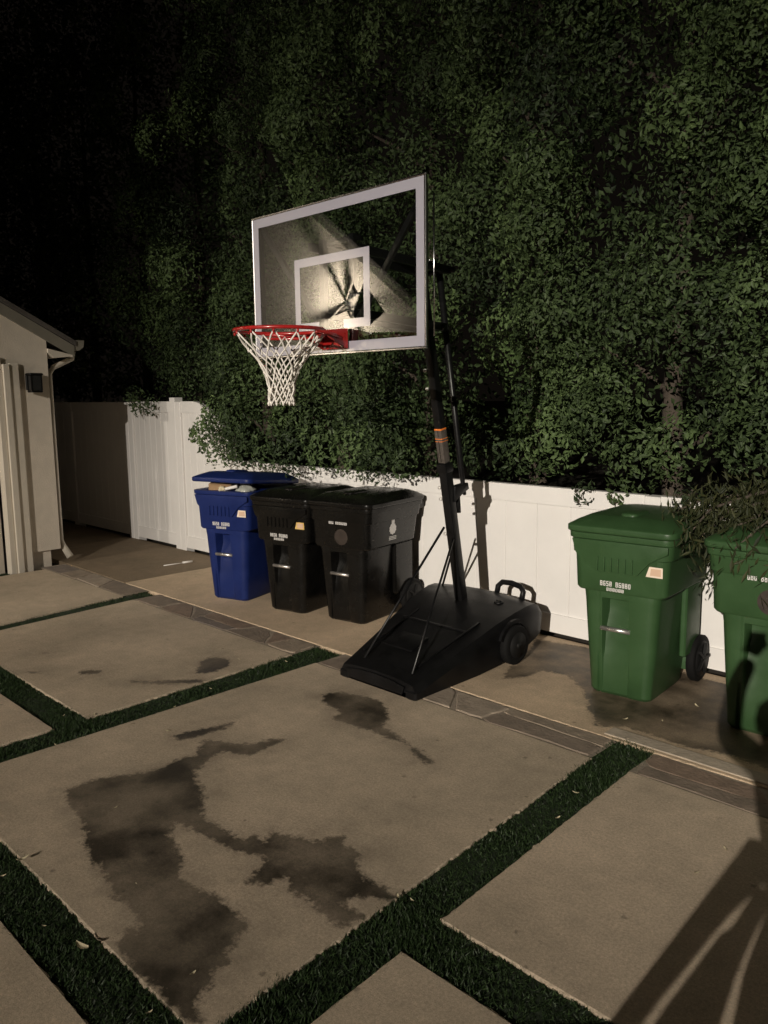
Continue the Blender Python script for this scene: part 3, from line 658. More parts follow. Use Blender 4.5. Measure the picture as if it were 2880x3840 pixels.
    for b in range(9):
        z = .7 + b * .55; a = rng.uniform(-.9, .9); q.tube([(0, .02, z), (.35 * a, -.12, z + .25), (.7 * a, -.32, z + .42)], [.035, .024, .008], 6)
    q.build('trunk', M['bark'], root)

# dry drooping branch lying over the green bins
db = thing('drooping_branch', 'brownish drooping branch of dry leaves hanging over the green bins', 'branch', (-1.75, 4.72, 1.1))
q = MB(); stems = [[(.55, .42, .14), (.62, .0, .10), (.60, -.42, .02), (.58, -.60, -.14)], [(.6, .42, .14), (.78, .05, .10), (.80, -.40, .04), (.76, -.62, -.10)], [(.45, .42, .14), (.40, .0, .11), (.24, -.45, .02), (.16, -.60, -.10)], [(.3, .42, .14), (.05, .0, .12), (-.10, -.30, .05), (-.16, -.42, -.08)], [(.35, .42, .12), (.2, .0, .08), (.06, -.35, -.03), (.02, -.52, -.2)], [(.3, .42, .12), (.12, .05, .05), (.0, -.25, -.10), (-.02, -.38, -.28)], [(.5, .4, .1), (.42, -.05, .05), (.36, -.4, -.12), (.34, -.55, -.3)], [(.25, .42, .10), (.15, .1, .09), (-.02, -.22, .04), (-.10, -.40, -.09)], [(.3, .4, .08), (.32, .0, .07), (.26, -.3, .0), (.22, -.45, -.16)], [(.2, .42, .1), (-.05, .1, .10), (-.25, -.1, .06), (-.34, -.25, .0)], [(.45, .4, .1), (.55, .1, .02), (.5, -.2, -.1), (.48, -.38, -.25)]]
for s_ in stems: q.tube(s_, [.014, .011, .008, .004], 6)
q.build('stem', M['bark'], db)
PP = []; 
for s_ in stems:
    s_ = [np.array(a) for a in s_]
    for i in range(3):
        for t in np.linspace(0, 1, 20): PP.append(s_[i] * (1 - t) + s_[i + 1] * t + np.array([0, -.01, -.02]))
PP = np.array(PP) + rng.normal(0, .035, (len(PP), 3)); NN = np.tile(np.array([[0, -.55, -.7]]), (len(PP), 1))
V_, F_, T_ = leaf_cloud(PP, NN, 8, .066, .055, .42, .25, aspect=.2, down=.75)
leaf_object('foliage', V_, F_, T_, M['dry'], db, (0, 0, 0))

# yellow-green leaves above the fence at the right edge
yl = thing('yellow_leaf_shoot', 'shoot of broad yellow green leaves above the fence at the right edge', 'plant', (-1.18, 4.98, 1.08))
q = MB(); q.tube([(0, .06, -.1), (0, .03, .12), (.01, 0, .24)], [.006, .005, .003], 6); q.build('stem', M['bark'], yl)
for a, ln, z, tl in ((-.5, .13, .16, .3), (.35, .15, .12, -.15), (-.1, .16, .2, .1), (.7, .12, .05, -.3), (-.8, .11, .05, .25), (.1, .13, .02, .0)):
    q = MB(); c, s_ = math.cos(a), math.sin(a); vs = []
    for t, wdt in ((0, .004), (.25, .026), (.55, .034), (.8, .022), (1, .002)):
        y = -.04 - .03 * t; zz = z + ln * (t - .2) * .8; x = tl * ln * t + .02 * a
        for sd in (-1, 0, 1): vs.append((x + sd * wdt * c, y + sd * wdt * s_ + (.006 if sd else 0), zz))
    fs = [[r * 3 + i, r * 3 + i + 1, r * 3 + 4 + i, r * 3 + 3 + i] for r in range(4) for i in range(2)]
    q.add(vs, fs, True); q.build('leaf', M['yellow_leaf'], yl, fix=False)

# ------------------------------------------------------------------ wheeled bins
SEG = {'0': 'abcdef', '1': 'bc', '2': 'abged', '3': 'abgcd', '4': 'fgbc', '5': 'afgcd', '6': 'afgedc', '7': 'abc', '8': 'abcdefg', '9': 'abcdfg'}
def stamp(q, text, x0, z0, w_, h_, y, slope=0.0):
    """stencilled strokes on a front face: worn lettering too small to read"""
    n_ = len(text); cw = w_ / n_
    for i, ch in enumerate(text):
        if ch == ' ': continue
        xa = x0 + i * cw + cw * .12; xb = x0 + (i + 1) * cw - cw * .12; st = cw * .24
        for sg in SEG[ch]:
            bx = {'a': (xa, xb, 1 - .17, 1), 'g': (xa, xb, .42, .59), 'd': (xa, xb, 0, .17), 'f': (xa, xa + st, .5, 1), 'b': (xb - st, xb, .5, 1), 'e': (xa, xa + st, 0, .5), 'c': (xb - st, xb, 0, .5)}[sg]
            za, zb_ = z0 + h_ * bx[2], z0 + h_ * bx[3]; yy = lambda z: y + slope * (z - z0)
            q.add([(bx[0], yy(za), za), (bx[1], yy(za), za), (bx[1], yy(zb_), zb_), (bx[0], yy(zb_), zb_)], [[0, 1, 2, 3]])

def wheeled_bin(label, FL, ang, m, style, group=None, lid_open=0.0, name='wheeled_bin', sx=1.0, lid_m=None, bar=True):
    """FL: where the front-left bottom corner stands; local x across, y to the back, front at y=0"""
    ca, sa = math.cos(ang), math.sin(ang); hw = .188
    root = thing(name, label, 'wheelie bin', (FL[0] + ca * hw, FL[1] + sa * hw, 0), ang, group)
    def sec(z, hx, y0, y1, r, d1, d2): return (z, rr(-hx, hx, y0, y1, r, 4, [(-.132, -.112, d2), (-.104, .062, d1)]))
    b = MB()
    b.loft([sec(0, .180, .015, .50, .05, .004, .012), sec(.02, .190, .0, .52, .05, .004, .014), sec(.22, .204, -.012, .545, .055, .012, .014), sec(.27, .208, -.014, .55, .055, .030, .001), sec(.40, .217, -.022, .57, .058, .050, .001), sec(.50, .224, -.027, .583, .06, .095, .001),
            sec(.585, .229, -.031, .592, .06, .10, .001), sec(.60, .231, -.033, .596, .06, .003, .001), sec(.655, .236, -.037, .60, .06, .001, .001)])
    def sc(z, hx, y0, y1, r): return (z, rr(-hx, hx, y0, y1, r, 5))
    b.loft([sc(.638, .262, -.042, .60, .05), sc(.652, .276, -.048, .63, .055), sc(.855, .287, -.056, .665, .06), sc(.862, .300, -.060, .675, .06), sc(.945, .308, -.064, .685, .06), sc(.950, .318, -.072, .695, .06), sc(.982, .320, -.074, .697, .06)])
    # side ribs and rear axle housing
    b.box(-.25, .25, .50, .56, .08, .17); 
    for x in (-.24, .24): b.box(x - .02, x + .02, .35, .60, .20, .64, .01)
    body = b.build('body', m, root, bevel=.006)
    l = MB()
    l.loft([sc(.984, .322, -.078, .70, .06), sc(.992, .330, -.086, .705, .06), sc(1.022, .330, -.086, .705, .06), sc(1.030, .318, -.070, .695, .06), sc(1.048, .295, -.03, .68, .07), sc(1.074, .245, .03, .63, .08), sc(1.080, .215, .07, .60, .08)])
    l.loft([(1.06, rr(-.05, .05, .05, .30, .03, 3)), (1.092, rr(-.05, .05, .06, .28, .03, 3)), (1.098, rr(-.035, .035, .08, .26, .03, 3))])
    for x in (-.2, .2): l.box(x - .03, x + .03, .69, .74, .965, 1.02, .008)
    lid = l.build('lid', lid_m or m, root, bevel=.005)
    if lid_open:
        piv = Vector((0, .72, .985)); lid.matrix_local = Matrix.Translation(piv) @ Matrix.Rotation(-lid_open, 4, 'X') @ Matrix.Translation(-piv)
    h = MB(); h.tube([(-.27, .735, .955), (.27, .735, .955)], .016, 10)
    for x in (-.26, .26): h.box(x - .018, x + .018, .66, .745, .90, .975, .006)
    h.build('handle', m, root)
    for x in (-.262, .262):
        t = MB(); t.lathe([(-.026, .115), (-.026, .138), (-.018, .146), (.018, .146), (.026, .138), (.026, .115)], (x, .575, .146), 'x', 30); wh = t.build('wheel', M['rubber'], root)
        t = MB(); s_ = 1 if x > 0 else -1; t.lathe([(-.03, .03), (-.03, .112), (-.012, .114), (.012, .114), (.03, .112), (.03, .03)], (x, .575, .146), 'x', 30)
        for a in range(5): 
            aa = a * 2 * math.pi / 5; t.bar((x + s_ * .034, .575, .146), (x + s_ * .034, .575 + .1 * math.cos(aa), .146 + .1 * math.sin(aa)), .018, .02, up=(1, 0, 0))
        t.lathe([(-.04, .028), (.04, .028)], (x, .575, .146), 'x', 14); t.build('hub', M['grey_hub'], wh)
    if bar: t = MB(); t.tube([(-.112, -.019, .412), (.070, -.019, .412)], .0145, 12); t.build('grab_bar', M['steel'] if style != 'none' else m, root)
    if style in ('panel', 'panel_yellow'):
        f = MB(); pol = [(-.285, .945), (.292, .945), (.292, .905), (.190, .845), (.115, .762), (-.13, .762), (-.20, .80), (-.262, .86)]
        yb = lambda z: -.056 - (z - .855) * .06
        f.prism([(x, yb(z) - .0, z) for x, z in pol], (0, -.014, 0), 'y')
        f.build('front_panel', m, root, bevel=.005)
        f = MB()
        for i in range(6): x = -.125 + i * .042; f.prism([(x, -.066, .85), (x + .009, -.066, .85), (x + .006, -.063, .768), (x + .002, -.063, .768)], (0, -.011, 0), 'y')
        f.build('rib', m, root, label='row of short moulded ribs')
        st = MB(); st.add([(.165, -.0570, .765), (.262, -.0570, .765), (.262, -.0600, .825), (.185, -.0600, .825)], [[0, 1, 2, 3]])
        stk = st.build('sticker', M['sticker_edge'] if style == 'panel' else M['sticker_yellow'], root)
        st = MB(); st.add([(.190, -.0590, .775), (.252, -.0590, .775), (.252, -.0615, .816), (.196, -.0615, .816)], [[0, 1, 2, 3]]); st.build('sticker_print', M['sticker_tan'], stk)
        tx = MB(); stamp(tx, '8658 86880', -.112, .676, .19, .030, -.0505, -.03); stamp(tx, '888088', -.072, .648, .11, .020, -.0500, -.03)
        # the stamp sits on the collar's lower front
        tx.build('lettering', M['print'], root, kind='stuff')
    else:
        tx = MB(); stamp(tx, '880 8688086', -.095, .838, .185, .036, -.0590, -.02); tx.build('lettering', M['print'], root, kind='stuff')
        tx = MB(); rs = [(.075, .062)]; n_ = 28
        for ra, rb in ((.066, .030), (.030, .0)):
            for i in range(n_):
                a0, a1 = 2 * math.pi * i / n_, 2 * math.pi * (i + 1) / n_
                tx.add([(.025 + ra * math.cos(a0), -.0545, .735 + ra * math.sin(a0)), (.025 + ra * math.cos(a1), -.0545, .735 + ra * math.sin(a1)), (.025 + rb * math.cos(a1), -.0545, .735 + rb * math.sin(a1)), (.025 + rb * math.cos(a0), -.0545, .735 + rb * math.sin(a0))], [[0, 1, 2, 3]])
        tx.build('seal_print', M['seal'], root)
        # hot-stamped mark on the side: a tall bottle-like badge with a toothed rim
        tx = MB(); cy, cz = .28, .80; pts = []
        for i in range(20):
            a = 2 * math.pi * i / 20; r = .05 * (1 if i % 2 else .86); pts.append((cy + r * math.cos(a), cz - .02 + r * math.sin(a)))
        xs_ = lambda z: .2862 + (z - .8) * .05
        tx.add([(xs_(z), y, z) for y, z in pts], [list(range(20))]); tx.add([(xs_(z) + .0006, y, z) for y, z in ((cy - .02, cz + .02), (cy + .02, cz + .02), (cy + .022, cz + .085), (cy - .022, cz + .085))], [[0, 1, 2, 3]])
        for i in range(3): tx.add([(xs_(z) + .0003, y, z) for y, z in ((cy - .05, cz - .088 - i * .012), (cy + .05, cz - .088 - i * .012), (cy + .05, cz - .082 - i * .012), (cy - .05, cz - .082 - i * .012))], [[0, 1, 2, 3]])
        tx.build('side_print', M['print'], root)
    return root

grp = 'wheelie bins along the fence'
R = math.radians
wheeled_bin('blue wheelie bin with its lid propped up by rubbish', (-6.125, 3.925), R(17), M['blue'], 'panel', grp, lid_open=R(5.4))
wheeled_bin('black wheelie bin with a yellow sticker beside the blue bin', (-5.43, 4.04), R(11), M['black'], 'panel_yellow', grp).scale.z = .95
wheeled_bin('black wheelie bin with a faded round seal nearest the hoop', (-4.845, 4.17), R(9), M['black'], 'seal', grp).scale.z = .95
wheeled_bin('large green wheelie bin standing alone on wet concrete with a tan sticker', (-2.455, 4.205), R(4.7), M['green'], 'panel', grp)
wheeled_bin('green wheelie bin cut off by the right edge of the photo', (-1.635, 4.22), R(2), M['green'], 'seal', grp, bar=False)

# rubbish under the propped lid of the blue bin
def bl(x, y, z, a=R(17)):
    cx, cy = -6.10 + math.cos(a) * .188, 3.93 + math.sin(a) * .188
    return (cx + x * math.cos(a) - y * math.sin(a), cy + x * math.sin(a) + y * math.cos(a), z)
def litter(name, label, cat, build, m, at, rot):
    q = MB(); build(q); o = q.build(name, m); o.location = at; o.rotation_euler = rot; tag(o, label, cat); return o
litter('cardboard_box', 'brown cardboard box crushed under the propped lid of the blue bin', 'box', lambda q: (q.box(-.11, .11, -.09, .09, -.05, .03, .004), q.prism([(-.11, -.09, .03), (.11, -.09, .03), (.09, -.03, .055), (-.09, -.03, .055)], (0, 0, .004), 'z')), M['cardboard'], bl(-.10, .09, 1.0), (.1, .08, .5))
litter('paper_roll', 'white paper roll sticking out under the blue bin lid', 'paper', lambda q: q.tube([(-.1, 0, 0), (.1, 0, 0)], [.014, .014], 10), M['paper'], bl(.03, -.02, 1.005), (0, -.22, R(17)))
litter('plastic_bag', 'crumpled clear plastic bag under the right side of the blue bin lid', 'plastic bag', lambda q: q.loft([(z, [(r * (1 + .25 * math.sin(5 * a + z * 60)) * math.cos(a), r * .8 * (1 + .2 * math.sin(4 * a)) * math.sin(a)) for a in [i * 2 * math.pi / 18 for i in range(18)]]) for z, r in ((-.05, .03), (-.03, .075), (0, .09), (.025, .06), (.04, .02))], True), M['clear_plastic'], bl(.16, .05, .995), (.2, 0, .3))
litter('crumpled_paper', 'small crumpled pale paper in the mouth of the blue bin', 'paper', lambda q: q.loft([(z, [(r * (1 + .3 * math.sin(3 * a + z * 90)) * math.cos(a), r * (1 + .2 * math.cos(5 * a)) * math.sin(a)) for a in [i * 2 * math.pi / 12 for i in range(12)]]) for z, r in ((-.025, .012), (-.01, .03), (.008, .032), (.024, .012))]), M['pale_leaf'], bl(-.03, -.03, 1.0), (0, .3, 0))

# ------------------------------------------------------------------ basketball hoop
HX = -3.55
hoop = thing('basketball_hoop', 'portable basketball hoop with clear backboard, red rim and black base', 'basketball hoop', (HX, 4.30, 0))
O = Vector((HX, 4.30, 0))
def L(p): return tuple(Vector(p) - O)
# base tank: wedge, narrow at the front, high at the back
bs = MB()
def row(y, xl, xr, zt, zb, crown=.02, inset=.03):
    w_ = xr - xl; xs_ = [xl, xl + inset, xl + w_ * .25, xl + w_ * .5, xl + w_ * .75, xr - inset, xr]
    zs_ = [zt - .055, zt - .008, zt + crown * .6, zt + crown, zt + crown * .6, zt - .008, zt - .055]
    return (0, [L((x, y + .0, z)) for x, z in zip(xs_, zs_)] + [L((xr - .01, y, zb)), L((xl + .01, y, zb))])
rows = [(3.335, -3.735, -3.105, .062, .035, .012), (3.34, -3.75, -3.09, .098, .030, .014), (3.40, -3.765, -3.085, .112, .004, .014), (3.55, -3.80, -3.085, .150, .004, .01), (3.75, -3.85, -3.085, .198, .004, .0), (3.95, -3.91, -3.085, .250, .004, .0),
        (4.15, -3.965, -3.085, .300, .02, .01), (4.35, -4.02, -3.085, .338, .05, .02), (4.50, -4.06, -3.088, .356, .08, .024), (4.60, -4.08, -3.095, .352, .11, .022), (4.66, -4.085, -3.105, .325, .13, .015), (4.69, -4.06, -3.13, .27, .16, .0)]
bs.loft([row(*r) for r in rows], True)
base = bs.build('base_tank', M['black_poly'], hoop, bevel=0)
base.data.set_sharp_from_angle(angle=R(38))
q = MB()   # front lip panel and corner feet
q.prism([L(p) for p in [(-3.66, 3.333, .022), (-3.19, 3.333, .022), (-3.17, 3.333, .075), (-3.30, 3.333, .094), (-3.42, 3.333, .099), (-3.55, 3.333, .094), (-3.68, 3.333, .075)]], (0, -.012, 0), 'y')
q.build('front_lip', M['black_poly'], hoop, bevel=.004)
for x in (-3.755, -3.175):
    q = MB(); q.box(x - O.x, x + .09 - O.x, 3.328 - O.y, 3.43 - O.y, 0, .06, .012); q.build('foot', M['black_poly'], hoop)
q = MB()   # moulded step and groove marks on the slope
q.prism([L(p) for p in [(-3.66, 3.62, .168), (-3.38, 3.62, .168), (-3.40, 3.80, .211), (-3.62, 3.80, .211)]], (0, -.004, .016), 'z')
q.build('moulded_pad', M['black_poly'], hoop, bevel=.005)
q = MB(); q.bar(L((-3.80, 3.98, .257)), L((-3.22, 3.98, .257)), .02, .012); q.build('moulded_rib', M['black_poly'], hoop, bevel=.004)
q = MB(); q.tube([L((-3.47, 4.62, .34)), L((-3.47, 4.64, .41)), L((-3.44, 4.65, .44)), L((-3.36, 4.65, .445)), L((-3.28, 4.65, .43)), L((-3.25, 4.64, .40)), L((-3.25, 4.62, .34))], .02, 10); q.build('carry_handle', M['black_poly'], hoop)
for x, s_ in ((-3.082, 1), (-3.985, -1)):
    y = 4.29 if s_ > 0 else 4.33
    q = MB(); q.lathe([(-.03, .09), (-.03, .122), (-.02, .134), (.02, .134), (.03, .122), (.03, .09)], (x - O.x + s_ * .012, y - O.y, .134), 'x', 30); wh = q.build('wheel', M['rubber'], hoop)
    q = MB(); q.lathe([(-.034, .088), (-.01, .09), (.034, .088)], (x - O.x + s_ * .012, y - O.y, .134), 'x', 28); q.lathe([(-.044, .02), (.044, .02)], (x - O.x + s_ * .012, y - O.y, .134), 'x', 14); q.build('hub', M['grey_hub'], wh)
    q = MB(); n_ = 14; pin, pout = [], []
    for i in range(n_ + 1):
        a = R(5) + i * R(155) / n_; pin.append((x - O.x, y - O.y + .146 * math.cos(a), .134 + .146 * math.sin(a))); pout.append((x - O.x, y - O.y + .172 * math.cos(a), .134 + .172 * math.sin(a)))
    for i in range(n_): q.prism([pin[i], pin[i + 1], pout[i + 1], pout[i]], (s_ * .02, 0, 0), 'x')
    q.build('wheel_arch', M['black_poly'], hoop)
q = MB(); q.lathe([(0, .034), (.012, .034), (.016, .026)], L((-3.30, 4.42, .350)), 'z', 18); q.box(-3.30 - O.x - .022, -3.30 - O.x + .022, 4.42 - O.y - .005, 4.42 - O.y + .005, .364, .374, .002); q.build('filler_cap', M['black_poly'], hoop)
for x_ in (-3.70, -3.22):
    q = MB(); q.bar(L((x_, 3.50, .146)), L((x_ + (.0 if x_ > -3.5 else -.06), 4.10, .293)), .016, .012); q.build('moulded_rib', M['black_poly'], hoop, bevel=.003)
# pole leaning forward
def pole(z, dx=0): return Vector((-3.575 + .004 * z + dx, 4.41 - .19 * z, z))
q = MB(); q.bar(L(pole(.24)), L(pole(1.31)), .068, .068, up=(0, 1, 0)); q.build('lower_pole', M['black_paint'], hoop, bevel=.010)
q = MB(); q.bar(L(pole(1.30)), L(pole(2.62)), .058, .058, up=(0, 1, 0)); up_ = q.build('upper_pole', M['black_paint'], hoop, bevel=.010)
q = MB(); q.bar(L(pole(1.27)), L(pole(1.33)), .082, .082, up=(0, 1, 0)); q.build('pole_collar', M['black_paint'], hoop, bevel=.008)
q = MB(); q.bar(L(pole(1.335)), L(pole(1.565)), .0605, .0605, up=(0, 1, 0)); lb = q.build('height_label', M['grey_label'], hoop, bevel=.009)
for za, zb_ in ((1.556, 1.572), (1.498, 1.506), (1.482, 1.487)):
    q = MB(); q.bar(L(pole(za)), L(pole(zb_)), .062, .062, up=(0, 1, 0)); q.build('orange_stripe', M['orange'], lb, bevel=.009)
q = MB(); a = pole(1.34) + Vector((.0, -.0312, 0)); b_ = pole(1.48) + Vector((.0, -.0312, 0)); q.bar(L(a), L(b_), .004, .002, up=(0, 1, 0)); q.bar(L(pole(1.51) + Vector((.002, -.0312, 0))), L(pole(1.55) + Vector((.002, -.0312, 0))), .004, .002, up=(0, 1, 0)); q.build('scale_print', M['black_paint'], lb)
# bolts catching the light
for z, dx in ((1.95, -.034), (1.83, -.034), (1.16, -.036), (1.08, -.036), (.83, -.036)):
    q = MB(); c = Vector(L(pole(z) + Vector((dx, -.03, 0)))); q.lathe([(-.018, .011), (.0, .011)], c, 'x', 8); q.build('bolt', M['zinc'], hoop)
# braces from pole to base
for a, b_ in (((-3.61, 4.20, .88), (-3.62, 3.43, .128)), ((-3.545, 4.22, .80), (-3.185, 3.41, .128)), ((-3.60, 4.32, .80), (-3.93, 4.55, .345))):
    q = MB(); q.tube([L(a), L(b_)], .0085, 8); q.build('brace', M['black_paint'], hoop)
# height jack: bracket, crank grip and the rear rod
q = MB(); q.prism([L(p) for p in [(-3.575, 4.22, 1.17), (-3.575, 4.36, 1.185), (-3.575, 4.37, 1.14), (-3.575, 4.30, 1.11), (-3.575, 4.22, 1.06)]], (.05, 0, 0), 'x'); q.build('jack_bracket', M['black_paint'], hoop, bevel=.006)
q = MB(); q.tube([L((-3.55, 4.275, 1.10)), L((-3.55, 4.285, .98))], .016, 10); q.build('crank_grip', M['rubber'], hoop)
q = MB(); q.tube([L((-3.55, 4.35, 1.10)), L((-3.55, 4.33, 1.18)), L((-3.55, 4.30, 1.35)), L((-3.55, 4.08, 2.60))], [.013, .016, .022, .022], 10); q.build('lift_rod', M['black_paint'], hoop)
# parallel arms to the backboard
BY = 3.0; BX0, BX1, BZ0, BZ1 = -4.075, -2.70, 2.030, 2.832; bxc = (BX0 + BX1) / 2
for x in (-3.66, -3.46):
    q = MB(); q.bar(L((x, 4.08, 2.58)), L((x + .02, BY + .07, 2.63)), .032, .05); q.build('arm', M['black_paint'], hoop, bevel=.005)
    q = MB(); q.bar(L((x, 4.04, 2.22)), L((x + .02, BY + .07, 2.27)), .032, .05); q.build('arm', M['black_paint'], hoop, bevel=.005)
q = MB(); q.tube([L((-3.72, 4.08, 2.58)), L((-3.42, 4.08, 2.58))], .018, 10); q.tube([L((-3.70, 4.0, 2.22)), L((-3.44, 4.0, 2.22))], .018, 10); q.build('pivot_pin', M['black_paint'], hoop)
# back frame of the board
q = MB(); y = BY + .055
q.bar(L((bxc - .12, y, BZ0 + .04)), L((bxc - .12, y, BZ0 + .62)), .04, .03, up=(0, 1, 0)); q.bar(L((bxc + .12, y, BZ0 + .04)), L((bxc + .12, y, BZ0 + .62)), .04, .03, up=(0, 1, 0))
q.bar(L((bxc - .14, y + .03, BZ0 + .24)), L((bxc + .14, y + .03, BZ0 + .24)), .04, .03); q.bar(L((bxc - .14, y + .03, BZ0 + .60)), L((bxc + .14, y + .03, BZ0 + .60)), .04, .03)
q.build('mount_frame', M['black_paint'], hoop, bevel=.004)
for s_ in (-1, 1):
    q = MB(); q.bar(L((bxc + s_ * .12, y, BZ0 + .12)), L((bxc + s_ * .655, y - .01, BZ1 - .05)), .032, .024, up=(0, 1, 0)); q.build('corner_strut', M['black_paint'], hoop, bevel=.004)
q = MB()
for (a, b_) in (((BX0 + .03, BZ0 + .03), (BX1 - .03, BZ0 + .03)), ((BX0 + .03, BZ1 - .03), (BX1 - .03, BZ1 - .03)), ((BX0 + .03, BZ0 + .03), (BX0 + .03, BZ1 - .03)), ((BX1 - .03, BZ0 + .03), (BX1 - .03, BZ1 - .03))):
    q.bar(L((a[0], BY + .03, a[1])), L((b_[0], BY + .03, b_[1])), .026, .030, up=(0, 1, 0))
q.build('rear_frame', M['black_paint'], hoop)
q = MB()
q.box(BX0 - O.x, BX1 - O.x, BY - O.y, BY + .008 - O.y, BZ0, BZ1); q.build('backboard_pane', M['glass'], hoop)
q = MB(); e = .010   # thin aluminium edge
for (x0, x1, z0, z1) in ((BX0 - e, BX1 + e, BZ0 - e, BZ0 - .0005), (BX0 - e, BX1 + e, BZ1 + .0005, BZ1 + e), (BX0 - e, BX0 - .0005, BZ0, BZ1), (BX1 + .0005, BX1 + e, BZ0, BZ1)):
    q.box(x0 - O.x, x1 - O.x, BY - .003 - O.y, BY + .014 - O.y, z0, z1, .002)
q.build('edge_trim', M['alu'], hoop)
q = MB(); q.tube([L((BX1 + .02, BY + .045, BZ0 + .05)), L((BX1 + .02, BY + .045, BZ1 - .08))], .004, 8); q.tube([L((BX1 + .004, BY + .02, 2.44)), L((BX1 + .02, BY + .045, 2.44))], .003, 6); q.build('edge_rod', M['alu'], hoop)
def frame_print(x0, x1, z0, z1, w_, y):
    q = MB(); yy = y - O.y
    for (a, b_, c, d) in ((x0, x1, z0, z0 + w_), (x0, x1, z1 - w_, z1), (x0, x0 + w_, z0 + w_, z1 - w_), (x1 - w_, x1, z0 + w_, z1 - w_)): q.box(a - O.x, b_ - O.x, yy - .0015, yy - .0005, c, d)
    return q
frame_print(BX0 + .002, BX1 - .002, BZ0 + .002, BZ1 - .002, .052, BY).build('border_print', M['board_white'], hoop)
q = MB(); sx0, sx1, sz0, sz1, w_ = bxc - .305, bxc + .305, 2.155, 2.555, .046; yy = BY - O.y
for (a, b_, c, d) in ((sx0, sx1, sz1 - w_, sz1), (sx0, sx0 + w_, sz0, sz1 - w_), (sx1 - w_, sx1, sz0, sz1 - w_), (bxc + .10, sx1 - w_, sz0, sz0 + w_), (sx0 + w_, bxc - .10, sz0, sz0 + w_)): q.box(a - O.x, b_ - O.x, yy - .0015, yy - .0005, c, d)
q.build('target_print', M['board_white'], hoop)
# rim
RC = Vector((bxc + .045, BY - .395, 2.128)); RR = .2285
rim = MB(); n_ = 56; rim.tube([L(RC + Vector((RR * math.cos(2 * math.pi * i / n_), RR * math.sin(2 * math.pi * i / n_), 0))) for i in range(n_)], .0095, 10, closed=True)
# lower brace ring and the two arms running to the bracket
for s_ in (-1, 1):
    rim.tube([L(RC + Vector((s_ * RR * .95, RR * .3, -.004))), L(RC + Vector((s_ * .12, RR + .05, -.02))), L(RC + Vector((s_ * .085, RR + .13, -.03)))], .009, 8)
rim.tube([L(RC + Vector((RR * .98 * math.cos(a), RR * .98 * math.sin(a), -.028))) for a in np.linspace(R(20), R(160), 16)], .008, 8)
rim_o = rim.build('rim', M['rim'], hoop)
q = MB(); RCx = RC.x
q.prism([L(p) for p in [(RCx - .095, RC.y + RR - .01, 2.135), (RCx + .095, RC.y + RR - .01, 2.135), (RCx + .10, BY - .012, 2.150), (RCx - .10, BY - .012, 2.150)]], (0, 0, -.012), 'z')
q.prism([L(p) for p in [(RCx - .10, BY - .012, 2.150), (RCx + .10, BY - .012, 2.150), (RCx + .10, BY - .012, 2.045), (RCx - .10, BY - .012, 2.045)]], (0, -.012, 0), 'y')
for x in (RCx - .10, RCx + .088): q.prism([L(p) for p in [(x, BY - .024, 2.146), (x, RC.y + RR + .0, 2.124), (x, RC.y + RR + .02, 2.10), (x, BY - .024, 2.046)]], (.012, 0, 0), 'x')
q.build('rim_bracket', M['rim'], hoop, bevel=.003)
q = MB()
for i in range(12):
    a = 2 * math.pi * (i + .5) / 12; c = RC + Vector((RR * math.cos(a), RR * math.sin(a), -.014)); q.tube([L(c + Vector((0, 0, .006))), L(c + Vector((0, 0, -.010)))], .006, 6)
q.build('net_hook', M['rim'], rim_o)
q = MB()
for x in (RCx - .07, RCx + .07):
    for z in (2.13, 2.06): q.lathe([(-.034, .009), (-.024, .009)], L((x, BY, z)), 'y', 8)
q.build('bracket_bolt', M['steel'], hoop)
# net: twelve loops of cord crossing in diamonds
net = MB(); prof = [(0, .222), (.045, .196), (.09, .158), (.135, .122), (.18, .094), (.225, .076), (.27, .066), (.315, .063), (.355, .066)]
def netr(t): return float(np.interp(t, [p[0] for p in prof], [p[1] for p in prof]))
lv = [0, .085, .142, .196, .245, .287, .323, .355]
for i in range(12):
    for s_ in (-1, 1):
        pts = []
        for k, t in enumerate(lv):
            for sub in range(3 if k < len(lv) - 1 else 1):
                tt = t + (lv[k + 1] - t) * sub / 3 if k < len(lv) - 1 else t; kk = k + (sub / 3 if k < len(lv) - 1 else 0)
                tw = math.sin(kk * math.pi) * .0
                tri = abs(((kk + 0) % 2) - 1)          # zig-zag between neighbours
                a = 2 * math.pi * (i + .5) / 12 + s_ * (1 - tri) * math.pi / 12
                r = netr(tt) + .004 * math.sin(9 * a + 13 * tt) ; pts.append(L(RC + Vector((r * math.cos(a) + .006 * math.sin(tt * 9), r * math.sin(a), -.014 - tt + .006 * math.sin(5 * a)))))
        net.tube(pts, .0042, 5)
    a = 2 * math.pi * (i + 1.0) / 12
    for k in range(1, len(lv), 2):
        r = netr(lv[k]); c = RC + Vector((r * math.cos(a) + .006 * math.sin(lv[k] * 9), r * math.sin(a), -.014 - lv[k]))
        net.tube([L(c + Vector((0, 0, .012))), L(c), L(c - Vector((0, 0, .012)))], [.003, .0068, .003], 6)
net.build('net', M['net'], hoop)

